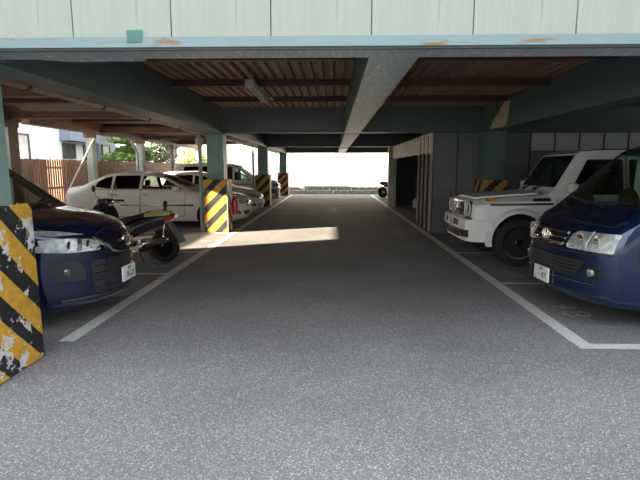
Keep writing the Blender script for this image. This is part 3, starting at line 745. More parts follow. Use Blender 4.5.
def car_body(root, sh, paint, wheels, wr, wins, shield, rear_glass, cab, glass_side='glass_dark', arch=.06, belly_in=.30, zfloor=.42):
    """wheels: list of d; wins: side window polygons (d,z); shield / rear_glass polygons (y,z); cab: (d0,d1) interior extent"""
    src = sh.mesh()
    me = src.mesh('body', paint, 0)
    bm = bmesh.new(); bm.from_mesh(me); bvh = BVHTree.FromBMesh(bm); bm.free()
    inner = sh.mesh(cab[0], cab[1], .06, zfloor, .09).mesh('cut', M['interior'], 0)
    r = boolean(me, inner)
    cut = MB()
    for d in wheels:
        for s in (-1, 1):
            cut.lathe([(wr+arch, s*(belly_in+.25)), (wr+arch, s*1.3)], (-d, 0, wr), 'y', 40)
    r = boolean(r, cut.mesh('cut', M['interior'], 0))
    cut = MB()
    for p in wins: cut.prism([(-u, v) for u, v in p], -1.6, 1.6, 'y')
    r = boolean(r, cut.mesh('cut', M['interior'], 0))
    if shield: r = boolean(r, MB().prism(shield, -(cab[0]+.75), .6, 'x').mesh('cut', None, 0))
    if rear_glass: r = boolean(r, MB().prism(rear_glass, -(sh.L+.5), -(cab[1]-.55), 'x').mesh('cut', None, 0))
    r.name = 'body'; r.materials.clear(); r.materials.append(paint); r.materials.append(M['interior'])
    for p in r.polygons:
        c = p.center; hit, n, _, dist = bvh.find_nearest(c); p.material_index = 1 if dist > .012 else 0
    r.shade_smooth(); r.set_sharp_from_angle(angle=math.radians(32))
    body = link('body', r, root)
    for p in wins:
        for s in (-1, 1):
            conform(bvh, p, 'side', -.012, .005, .08, s).obj('side_window', M['glass_clear' if p is wins[0] else glass_side], root, 40)
    if shield: conform(bvh, shield, 'front', -.012, .005, .08).obj('windshield', M['glass_clear'], root, 40)
    if rear_glass: conform(bvh, rear_glass, 'rear', -.012, .005, .08).obj('rear_window', M['glass_dark'], root, 40)
    return bvh
def strip(bvh, pts, view, w=.006, off=.004, side=1, res=.05):
    """thin raised or dark seam following the body along a polyline in the view plane"""
    P = []
    for (a, b) in zip(pts, pts[1:]):
        L = math.hypot(b[0]-a[0], b[1]-a[1]); n = max(1, int(L/res))
        for k in range(n): P.append((a[0]+(b[0]-a[0])*k/n, a[1]+(b[1]-a[1])*k/n))
    P.append(pts[-1]); out = []
    for (u, v) in P:
        if view == 'side': o, dr = Vector((-u, side*3, v)), Vector((0, -side, 0))
        elif view == 'front': o, dr = Vector((2, u, v)), Vector((-1, 0, 0))
        else: o, dr = Vector((-u, v, 4)), Vector((0, 0, -1))
        hit, n, _, _ = bvh.ray_cast(o, dr)
        if hit is None: hit, n, _, _ = bvh.find_nearest(o+dr*2)
        out.append(hit+n*(off-w*.5))
    return MB().tube(out, w, 6)
def mir(poly): return [(-a, b) for a, b in poly][::-1]
def handle(root, bvh, d, z, s, m):
    h, n, _, _ = bvh.ray_cast(Vector((-d, s*3, z)), Vector((0, -s, 0)))
    y = h.y
    return MB().tube([(-d+.09, y-s*.01, z), (-d+.08, y+s*.025, z), (-d-.08, y+s*.025, z), (-d-.09, y-s*.01, z)], .013, 8).obj('door_handle', m, root)
def door_mirror(root, d, y, z, s, m, size=(.08, .10, .08)):
    o = MB().box(-size[0], size[0], -size[1], size[1], -size[2], size[2], bev=.045).obj('door_mirror', m, root, 60)
    o.location = (-d, s*(y+size[1]+.05), z)
    MB().box(-size[0]-.004, -size[0]+.004, -size[1]*.8, size[1]*.8, -size[2]*.75, size[2]*.75).obj('mirror_glass', M['chrome'], o)
    MB().tube([(0, -s*(size[1]+.10), -size[2]*.7), (0, -s*size[1]*.5, -size[2]*.5)], .025, 8).obj('stalk', M['plastic'], o)
def wiper(root, bvh, pts):
    strip(bvh, pts, 'front', .012, .02, res=.08).obj('wiper', M['plastic'], root)

# ---------------------------------------------------------------- dark blue minivan (also the far white ones)
def make_minivan(root, paint, plate=None, detail=True, roofm=None):
    L = 4.69
    sh = Shape(L, zt=[(0, .86), (.05, .95), (.16, 1.04), (.5, 1.13), (.95, 1.19), (1.80, 1.76), (2.1, 1.83), (3.0, 1.87), (4.2, 1.83), (4.55, 1.76), (4.69, 1.66)],
               zb=[(0, .30), (.15, .22), (.5, .19), (4.2, .20), (4.69, .34)],
               zbelt=[(0, .78), (.12, .95), (.5, 1.04), (.95, 1.07), (4.69, 1.10)],
               wb=[(0, .74), (.3, .79), (4.4, .79), (4.69, .76)], wm=[(0, .80), (.3, .8475), (4.4, .8475), (4.69, .82)],
               wbelt=[(0, .76), (.35, .82), (4.4, .82), (4.69, .80)], wt=[(0, .60), (.5, .70), (.95, .73), (1.8, .64), (4.3, .65), (4.69, .63)],
               nose=(.55, .50, 2.2), tail=(.10, .3, 3), rtop=.11)
    wins = [round_poly([(1.17, 1.10), (1.92, 1.10), (1.92, 1.66), (1.80, 1.63)], .03),
            round_poly([(1.99, 1.09), (2.95, 1.09), (2.95, 1.70), (2.02, 1.67)], .05), round_poly([(3.02, 1.09), (4.25, 1.12), (4.15, 1.68), (3.02, 1.70)], .06)]
    ws = round_poly([(-.66, 1.21), (.66, 1.21), (.57, 1.74), (-.57, 1.74)], .06)
    rg = round_poly([(-.62, 1.15), (.62, 1.15), (.56, 1.62), (-.56, 1.62)], .06)
    bvh = car_body(root, sh, paint, (1.02, 3.86), .325, wins, ws, rg, (.98, 4.5))
    for d in (1.02, 3.86):
        for s in (-1, 1): wheel(root, d, s*.745, .325, .20, M['alloy'], 10, s)
    # face of the car
    upper = round_poly([(.46, .955), (.70, .965), (.815, .985), (.80, 1.03), (.66, 1.01)], .012)
    lower = round_poly([(.28, .825), (.40, .785), (.62, .79), (.825, .825), (.835, .935), (.60, .93), (.42, .90)], .02)
    for s in (1, -1):
        for nm, poly in (('position_lamp', upper), ('headlight', lower)):
            pl = poly if s > 0 else mir(poly)
            h = conform(bvh, pl, 'front', .004, .02, .05).obj(nm, M['reflector'], root, 40)
            cx = sum(p[0] for p in pl)/len(pl); cz = sum(p[1] for p in pl)/len(pl)
            inner = [(cx+(p[0]-cx)*.96, cz+(p[1]-cz)*.92) for p in pl]
            conform(bvh, inner, 'front', .012, .004, .05).obj('lens', M['lens'], h, 40)
            if nm == 'headlight':
                for k, yy in enumerate((.48, .62)):
                    hit, n, _, _ = bvh.ray_cast(Vector((2, s*yy, .865)), Vector((-1, 0, 0)))
                    MB().lathe([(.028, 0), (.04, .006), (.03, .012), (.012, .012)], (hit.x, s*yy, .865), 'x', 16).obj('projector', M['dull_chrome'], h)
                conform(bvh, [(s*.54, .80), (s*.58, .80), (s*.545, .92), (s*.515, .92)] if s > 0 else [(s*.54, .80), (s*.515, .92), (s*.545, .92), (s*.58, .80)], 'front', .008, .006, .05).obj('divider', M['plastic'], h)
    g = conform(bvh, round_poly([(-.34, .70), (.34, .70), (.43, .935), (-.43, .935)], .03), 'front', .003, .02, .06).obj('grille', M['gloss_black'], root, 40)
    for k in range(3): strip(bvh, [(-.34, .79+.045*k), (.34, .79+.045*k)], 'front', .006, .008).obj('grille_bar', M['dull_chrome'], g)
    for s in (1, -1): strip(bvh, [(s*.40, .92), (s*.24, .76), (s*.10, .72)], 'front', .014, .010).obj('chrome_vee', M['chrome'], g)
    strip(bvh, [(-.10, .72), (.10, .72)], 'front', .014, .010).obj('chrome_vee', M['chrome'], g)
    hit, n, _, _ = bvh.ray_cast(Vector((2, 0, .86)), Vector((-1, 0, 0)))
    e = MB().lathe([(.052, 0), (.062, .012), (.062, .018), (.045, .018), (.045, .010), (.002, .010)], (hit.x+.006, 0, .86), 'x', 24).box(hit.x+.006, hit.x+.026, -.075, .075, .847, .873).obj('emblem', M['chrome'], g, 30)
    lo = conform(bvh, round_poly([(-.46, .34), (.46, .34), (.48, .685), (-.48, .685)], .05), 'front', .003, .02, .06).obj('lower_grille', M['plastic'], root, 40)
    for k in range(4): strip(bvh, [(-.45, .40+.075*k), (.45, .40+.075*k)], 'front', .005, .006).obj('grille_bar', M['gloss_black'], lo)
    for s in (1, -1):
        p = round_poly([(.52, .50), (.74, .52), (.76, .70), (.60, .72), (.53, .64)], .03); p = p if s > 0 else mir(p)
        b = conform(bvh, p, 'front', .004, .02, .05).obj('fog_bezel', M['plastic'], root, 40)
        hit, n, _, _ = bvh.ray_cast(Vector((2, s*.645, .60)), Vector((-1, 0, 0)))
        MB().lathe([(.040, -.02), (.040, .010), (.025, .016), (.005, .018)], (hit.x, s*.645, .60), 'x', 20).obj('fog_light', M['fog'], b, 50)
    sp = strip(bvh, [(-.70, .31), (.70, .31)], 'front', .018, .012).obj('lip_spoiler', M['plastic'], root, 60)
    hit, n, _, _ = bvh.ray_cast(Vector((2, 0, .47)), Vector((-1, 0, 0)))
    if plate: license_plate(root, hit.x+.02, .47, *plate)
    # seams, bonnet edge, doors
    strip(bvh, [(.30, -.60), (.16, -.45), (.10, 0), (.16, .45), (.30, .60)], 'top', .005, .002).obj('bonnet_seam', M['interior'], root)
    for s in (-1, 1):
        strip(bvh, [(.35, s*.70), (.95, s*.73)], 'top', .005, .002).obj('bonnet_seam', M['interior'], root)
        for pts in ([(1.22, 1.06), (1.25, .35), (1.9, .30), (1.95, 1.08)], [(1.98, 1.08), (1.98, .30), (2.98, .30), (2.98, 1.08)]):
            strip(bvh, pts, 'side', .005, .002, s).obj('door_seam', M['interior'], root)
        handle(root, bvh, 1.80, .98, s, paint); handle(root, bvh, 2.15, .98, s, paint)
        door_mirror(root, 1.42, .80, 1.14, s, paint)
    wiper(root, bvh, [(-.15, 1.20), (.50, 1.25)]); wiper(root, bvh, [(.25, 1.20), (-.48, 1.24)])
    db = MB().box(-1.55, -1.12, -.72, .72, .78, 1.06, bev=.06).obj('dashboard', M['interior'], root, 50)
    MB().lathe([(.17, 0), (.185, .015), (.17, .03)], (-1.62, -.36, 1.02), 'x', 24).obj('steering_wheel', M['plastic'], db)
    seats(root, [(2.05, -.38), (2.05, .38), (3.0, -.38), (3.0, .38)], .42, .24)
    return bvh
mv = empty('minivan', 'dark blue minivan parked nose to the lane at near left', 'car', (-2.31, 5.22, 0), 0)
make_minivan(mv, M['blue_paint'], ('76-21', '500'))
mv2 = empty('minivan', 'white minivan beyond the third striped column', 'car', (-2.42, 21.95, 0), 0)
make_minivan(mv2, M['pearl_paint'])

# ---------------------------------------------------------------- navy van
def make_van(root):
    paint = M['van_paint']; L = 4.695
    sh = Shape(L, zt=[(0, .83), (.03, .92), (.10, 1.0), (.26, 1.10), (.44, 1.18), (1.22, 1.85), (1.5, 1.94), (2.0, 1.975), (4.4, 1.97), (4.6, 1.92), (4.695, 1.84)],
               zb=[(0, .33), (.12, .25), (.5, .20), (4.3, .24), (4.695, .36)],
               zbelt=[(0, .74), (.10, .90), (.26, 1.02), (.44, 1.10), (4.695, 1.14)],
               wb=[(0, .78), (.25, .82), (4.5, .82), (4.695, .80)], wm=[(0, .81), (.25, .8475), (4.5, .8475), (4.695, .83)],
               wbelt=[(0, .79), (.3, .835), (4.5, .835), (4.695, .82)], wt=[(0, .68), (.2, .74), (.44, .775), (1.22, .70), (4.5, .70), (4.695, .68)],
               nose=(.28, .40, 2.6), tail=(.05, .3, 3), rtop=.12, crown=.025, round_n=.10)
    wins = [round_poly([(.76, 1.15), (1.62, 1.15), (1.62, 1.78), (1.19, 1.77)], .05), round_poly([(1.78, 1.18), (3.0, 1.18), (3.0, 1.76), (1.78, 1.76)], .05), round_poly([(3.1, 1.18), (4.4, 1.18), (4.35, 1.76), (3.1, 1.76)], .05)]
    ws = round_poly([(-.71, 1.225), (.71, 1.225), (.63, 1.84), (-.63, 1.84)], .06)
    rg = round_poly([(-.66, 1.2), (.66, 1.2), (.6, 1.76), (-.6, 1.76)], .06)
    bvh = car_body(root, sh, paint, (.98, 3.55), .33, wins, ws, rg, (.52, 4.5))
    for d in (.98, 3.55):
        for s in (-1, 1): wheel(root, d, s*.74, .33, .20, M['alloy'], 8, s)
    hl = round_poly([(.375, .79), (.80, .785), (.805, .975), (.43, .97), (.385, .93)], .015)
    for s in (1, -1):
        pl = hl if s > 0 else mir(hl)
        h = conform(bvh, pl, 'front', .003, .02, .04).obj('headlight', M['reflector'], root, 40)
        cx = sum(p[0] for p in pl)/len(pl); cz = sum(p[1] for p in pl)/len(pl)
        conform(bvh, [(cx+(p[0]-cx)*.98, cz+(p[1]-cz)*.95) for p in pl], 'front', .016, .004, .04).obj('lens', M['lens'], h, 40)
        for (yy, rr) in ((.51, .065), (.66, .06)):
            hit, n, _, _ = bvh.ray_cast(Vector((2, s*yy, .885)), Vector((-1, 0, 0)))
            MB().lathe([(rr, -.01), (rr+.008, .006), (rr-.012, .008), (.03, -.004), (.012, .012), (.004, .013)], (hit.x+.002, s*yy, .885), 'x', 20).obj('reflector_bowl', M['chrome'], h, 40)
        strip(bvh, [(s*.59, .80), (s*.59, .98)], 'front', .006, .006).obj('divider', M['dull_chrome'], h)
    g = conform(bvh, round_poly([(-.33, .80), (.33, .80), (.35, .93), (.30, .955), (-.30, .955), (-.35, .93)], .02), 'front', .004, .02, .05).obj('grille', M['gloss_black'], root, 40)
    for z, r in ((.825, .012), (.875, .010), (.935, .016)): strip(bvh, [(-.32, z), (.32, z)], 'front', r, .010).obj('grille_bar', M['chrome'], g)
    hit, n, _, _ = bvh.ray_cast(Vector((2, 0, .89)), Vector((-1, 0, 0)))
    B = MB()
    for (a, b, cz) in ((.085, .056, .89), (.03, .054, .89), (.055, .022, .912)):
        B.tube([(hit.x+.022, a*math.cos(t*PI/12), cz+b*math.sin(t*PI/12)) for t in range(25)], .008, 6)
    B.obj('emblem', M['chrome'], g, 60)
    lo = conform(bvh, round_poly([(-.48, .50), (.48, .50), (.60, .68), (-.60, .68)], .04), 'front', .003, .02, .05).obj('lower_grille', M['plastic'], root, 40)
    for k in range(4): strip(bvh, [(-.50, .53+.04*k), (.50, .53+.04*k)], 'front', .006, .006).obj('grille_bar', M['gloss_black'], lo)
    strip(bvh, [(-.80, .765), (-.4, .755), (.4, .755), (.80, .765)], 'front', .008, .003).obj('bumper_seam', M['interior'], root)
    strip(bvh, [(-.70, .455), (.70, .455)], 'front', .006, .006).obj('bumper_crease', M['dull_chrome'], root)
    for s in (1, -1):
        p = round_poly([(.58, .51), (.76, .52), (.78, .60), (.70, .64), (.58, .63)], .04); p = p if s > 0 else mir(p)
        b = conform(bvh, p, 'front', .004, .02, .04).obj('fog_bezel', M['gloss_black'], root, 40)
        hit, n, _, _ = bvh.ray_cast(Vector((2, s*.645, .57)), Vector((-1, 0, 0)))
        MB().lathe([(.045, -.02), (.045, .010), (.03, .018), (.005, .02)], (hit.x, s*.645, .57), 'x', 20).obj('fog_light', M['fog'], b, 50)
    hit, n, _, _ = bvh.ray_cast(Vector((2, 0, .44)), Vector((-1, 0, 0)))
    license_plate(root, hit.x+.022, .43, '· · 87', '400', 0)
    for s in (-1, 1):
        strip(bvh, [(.42, s*.76), (.30, s*.70), (.22, s*.4), (.20, 0)], 'top', .005, .002).obj('bonnet_seam', M['interior'], root)
        for pts in ([(.50, 1.12), (.50, .72), (.62, .36), (1.7, .34), (1.70, 1.78), (1.22, 1.76), (.80, 1.16)], [(1.74, 1.78), (1.74, .34), (3.04, .34), (3.04, 1.78)]):
            strip(bvh, pts, 'side', .005, .002, s).obj('door_seam', M['interior'], root)
        strip(bvh, [(.32, .78), (.34, .24)], 'side', .005, .002, s).obj('bumper_seam', M['interior'], root)
        conform(bvh, round_poly([(1.35, .28), (3.2, .28), (3.2, .40), (1.35, .40)], .02), 'side', .006, .02, .1, s).obj('side_sill', M['plastic'], root)
        handle(root, bvh, 1.55, 1.05, s, M['chrome']); handle(root, bvh, 1.9, 1.05, s, M['chrome'])
        door_mirror(root, 1.0, .84, 1.30, s, M['plastic'], (.06, .09, .12))
    wiper(root, bvh, [(-.10, 1.215), (.58, 1.26)]); wiper(root, bvh, [(.20, 1.215), (-.50, 1.26)])
    db = MB().box(-1.12, -.62, -.74, .74, .82, 1.16, bev=.07).obj('dashboard', M['interior'], root, 50)
    MB().lathe([(.19, 0), (.205, .015), (.19, .03)], (-1.2, -.38, 1.18), 'x', 24).obj('steering_wheel', M['plastic'], db)
    seats(root, [(1.55, -.42), (1.55, .42), (2.6, -.40), (2.6, .40)], .62, .25)
    MB().box(-1.30, -1.26, .56, .62, 1.25, 1.80, bev=.01).obj('grab_handle', M['seat'], root)
    gh = MB().tube([(-1.12, -.70, 1.58), (-1.02, -.68, 1.60), (-.92, -.69, 1.50), (-.88, -.72, 1.40)], .018, 8).obj('grab_handle', M['seat'], root)
    cu = MB()
    for k in range(6): cu.tube([(-1.72+.04*k, -.765, 1.15), (-1.72+.04*k, -.745+.01*(k % 2), 1.80)], .022, 8)
    cu.obj('curtain', M['pale_curtain'], root, 60, label='pale green folded curtain behind the front seats')
    MB().box(-1.25, -1.21, -.12, .12, 1.62, 1.70, bev=.015).obj('rear_view_mirror', M['plastic'], root)
van = empty('van', 'navy blue delivery van parked nose to the lane at near right', 'van', (2.42, 5.47, 0), PI+math.radians(3.5))
make_van(van)

# ---------------------------------------------------------------- white off-roader
def make_offroader(root):
    paint = M['white_paint']; L = 4.5
    sh = Shape(L, zt=[(0, 1.06), (.06, 1.10), (.3, 1.13), (1.24, 1.20), (1.32, 1.24), (1.70, 1.86), (1.80, 1.915), (2.1, 1.935), (4.3, 1.93), (4.5, 1.88)],
               zb=[(0, .62), (.3, .50), (.5, .42), (4.1, .42), (4.5, .60)],
               zbelt=[(0, .99), (.3, 1.045), (1.25, 1.09), (1.35, 1.12), (4.5, 1.16)],
               wb=[(0, .74), (.2, .80), (4.5, .80)], wm=[(0, .79), (.15, .83), (4.5, .83)],
               wbelt=[(0, .79), (.15, .825), (4.5, .825)], wt=[(0, .60), (.2, .62), (1.2, .64), (1.34, .72), (1.72, .66), (4.5, .66)],
               nose=(.05, .25, 3), tail=(.02, .3, 3), smooth=.025, rtop=.05, crown=.01, round_n=.04, rnose=.05, rbelt=.035)
    wins = [round_poly([(1.54, 1.19), (2.42, 1.19), (2.42, 1.76), (1.85, 1.76)], .03), round_poly([(2.52, 1.19), (3.5, 1.19), (3.5, 1.76), (2.52, 1.76)], .04), round_poly([(3.6, 1.19), (4.3, 1.19), (4.3, 1.76), (3.6, 1.76)], .04)]
    ws = round_poly([(-.68, 1.30), (.68, 1.30), (.61, 1.83), (-.61, 1.83)], .04)
    rg = round_poly([(-.5, 1.25), (.5, 1.25), (.5, 1.75), (-.5, 1.75)], .05)
    bvh = car_body(root, sh, paint, (.76, 3.65), .40, wins, ws, rg, (1.44, 4.38), arch=.075, zfloor=.60)
    for d in (.76, 3.65):
        for s in (-1, 1): wheel(root, d, s*.765, .40, .27, M['gloss_black'], 5, s, .265)
    # fender flares
    for d in (.76, 3.65):
        for s in (-1, 1):
            B = MB(); vs = []; n = 20; r0, r1 = .455, .535
            for k in range(n+1):
                a = PI*(-.06+1.12*k/n); ca, sa = math.cos(a), math.sin(a)
                for rr, yy in ((r0, .80), (r0, .905), (r1-.03, .905), (r1, .84), (r1, .80)): vs.append((rr*ca, s*yy, rr*sa))
            fs = []
            for k in range(n):
                for j in range(5): fs.append((k*5+j, k*5+(j+1) % 5, (k+1)*5+(j+1) % 5, (k+1)*5+j))
            fs += [(0, 1, 2, 3, 4), tuple(n*5+j for j in range(5))]
            B.add(vs, fs).obj('fender_flare', paint, root, 30, loc=(-d, 0, .43))
    # raised bonnet centre
    bp = conform(bvh, round_poly([(.10, -.52), (1.16, -.56), (1.16, .56), (.10, .52)], .06), 'top', .028, .04, .09).obj('bonnet', paint, root, 30)
    for s in (-1, 1):
        strip(bvh, [(.10, s*.60), (1.2, s*.64)], 'top', .010, .0).obj('bonnet_seam', M['interior'], root)
        t = MB().add([(-.09, -.05, 0), (.09, -.05, 0), (.09, .05, 0), (-.09, .05, 0), (-.05, -.025, .055), (.04, -.025, .045), (.04, .025, .045), (-.05, .025, .055)],
                     [(0, 3, 2, 1), (4, 5, 6, 7), (0, 1, 5, 4), (1, 2, 6, 5), (2, 3, 7, 6), (3, 0, 4, 7)])
        h, n, _, _ = bvh.ray_cast(Vector((-.32, s*.72, 4)), Vector((0, 0, -1)))
        to = t.obj('fender_indicator', M['amber'], root, 0, loc=(-.32, s*.72, h.z-.004))
    # grille
    fx = .0
    hit, n, _, _ = bvh.ray_cast(Vector((2, 0, .93)), Vector((-1, 0, 0))); fx = hit.x
    g = MB().box(fx-.01, fx+.025, -.40, .40, .80, 1.05, bev=.012).obj('grille', M['gloss_black'], root)
    MB().box(fx+.01, fx+.032, -.42, -.40, .79, 1.06).box(fx+.01, fx+.032, .40, .42, .79, 1.06).box(fx+.01, fx+.032, -.42, .42, 1.05, 1.07).box(fx+.01, fx+.032, -.42, .42, .78, .80).obj('grille_frame', paint, g, 0)
    for z in (.85, .925, 1.0): MB().box(fx+.02, fx+.034, -.39, .39, z-.009, z+.009).obj('grille_bar', M['dull_chrome'], g, 0)
    B = MB().tube([(fx+.045, .10*math.cos(t*PI/12), .925+.10*math.sin(t*PI/12)) for t in range(25)], .010, 6)
    for k in range(3):
        a = PI/2+2*PI*k/3; B.tube([(fx+.045, 0, .925), (fx+.045, .10*math.cos(a), .925+.10*math.sin(a))], [.016, .006], 6)
    B.obj('emblem', M['chrome'], g, 60)
    for s in (-1, 1):
        hit, n, _, _ = bvh.ray_cast(Vector((2, s*.60, .94)), Vector((-1, 0, 0)))
        h = MB().lathe([(.12, -.02), (.12, .018), (.105, .024), (.10, .014), (.05, 0), (.01, -.002)], (hit.x+.022, s*.60, .935), 'x', 28).obj('headlight', M['lamp_white'], root, 40)
        MB().lathe([(.10, .014), (.08, .034), (.03, .044), (.004, .045)], (hit.x+.022, s*.60, .935), 'x', 28).obj('lens', M['lens'], h, 60)
        MB().lathe([(.118, -.02), (.138, -.02), (.138, .016), (.118, .016)], (hit.x+.012, s*.60, .935), 'x', 28).obj('headlight_ring', M['plastic'], h, 40)
        MB().box(hit.x-.01, hit.x+.012, s*.60-.15, s*.60+.15, .79, 1.02, bev=.01).obj('headlight_panel', paint, root)
    # bumper
    bu = MB(); prof = [(-.88, -.30), (-.86, -.06), (-.74, .10), (-.45, .135), (.45, .135), (.74, .10), (.86, -.06), (.88, -.30), (.80, -.30), (.78, -.05), (-.78, -.05), (-.80, -.30)]
    bu.prism([(x_, y_) for y_, x_ in prof], .60, .77, 'z')
    prof2 = [(-.82, -.28), (-.80, -.05), (-.70, .05), (-.42, .09), (.42, .09), (.70, .05), (.80, -.05), (.82, -.28), (.7, -.28), (.68, -.1), (-.68, -.1), (-.7, -.28)]
    bu.prism([(x_, y_) for y_, x_ in prof2], .40, .60, 'z')
    b = bu.obj('bumper', paint, root, 20)
    for s in (-1, 1):
        MB().add([(.099, s*.44, .46), (.058, s*.72, .47), (.066, s*.72, .61), (.107, s*.44, .62), (.06, s*.44, .46), (.02, s*.72, .47), (.02, s*.72, .61), (.06, s*.44, .62)],
                 [(0, 1, 2, 3), (7, 6, 5, 4), (0, 4, 5, 1), (1, 5, 6, 2), (2, 6, 7, 3), (3, 7, 4, 0)]).obj('air_intake', M['plastic'], b, 0)
    MB().box(.08, .102, -.38, .38, .44, .58, bev=.02).obj('air_intake', M['plastic'], b)
    MB().box(.12, .142, -.42, .42, .64, .745, bev=.01).obj('bumper_insert', M['plastic'], b)
    MB().box(-.02, .03, -.72, .72, .765, .80).obj('bumper_gap', M['plastic'], b, 0)
    p = license_plate(root, .158, .71, '· 5 53', '330')
    # side details
    for s in (-1, 1):
        conform(bvh, [(.28, 1.005), (1.30, 1.02), (1.30, 1.055), (.28, 1.035)], 'side', .006, .02, .12, s).obj('side_moulding', M['plastic'], root)
        conform(bvh, [(1.75, .83), (4.3, .83), (4.3, .90), (1.75, .90)], 'side', .012, .02, .2, s).obj('side_moulding', M['plastic'], root)
        conform(bvh, [(.96, 1.075), (1.26, 1.085), (1.26, 1.13), (1.0, 1.12)], 'side', .006, .02, .1, s).obj('fender_vent', M['plastic'], root)
        for pts in ([(1.36, 1.12), (1.36, .50), (2.46, .50), (2.46, 1.80)], [(2.48, 1.80), (2.48, .50), (3.3, .50), (3.54, 1.0), (3.54, 1.80)]):
            strip(bvh, pts, 'side', .006, .001, s).obj('door_seam', M['interior'], root)
        handle(root, bvh, 2.3, 1.02, s, M['chrome']); handle(root, bvh, 3.35, 1.02, s, M['chrome'])
        door_mirror(root, 1.52, .80, 1.30, s, paint, (.07, .10, .08))
        conform(bvh, round_poly([(1.2, .42), (3.2, .42), (3.2, .50), (1.2, .50)], .02), 'side', .02, .04, .2, s).obj('running_board', M['plastic'], root)
    for y in (-.42, .05): strip(bvh, [(y, 1.27), (y+.42, 1.36)], 'front', .012, .02, res=.1).obj('wiper', M['plastic'], root)
    for y in (-.42, .05): MB().box(-1.36, -1.26, y-.03, y+.03, 1.18, 1.29, bev=.01).obj('wiper_pivot', M['plastic'], root)
    # black roof gutter line
    for s in (-1, 1): strip(bvh, [(1.80, s*.64), (4.4, s*.64)], 'top', .014, .004).obj('roof_gutter', M['plastic'], root)
    strip(bvh, [(-.60, 1.87), (.60, 1.87)], 'front', .012, .006).obj('roof_gutter', M['plastic'], root)
    db = MB().box(-1.80, -1.52, -.70, .70, .95, 1.22, bev=.05).obj('dashboard', M['interior'], root, 50)
    MB().lathe([(.18, 0), (.195, .015), (.18, .03)], (-1.86, -.36, 1.22), 'x', 24).obj('steering_wheel', M['plastic'], db)
    seats(root, [(2.25, -.36), (2.25, .36), (3.4, -.36), (3.4, .36)], .62, .24)
gw = empty('offroader', 'boxy white off-roader with black wheels parked behind the navy van', 'car', (2.30, 8.76, 0), PI)
make_offroader(gw)

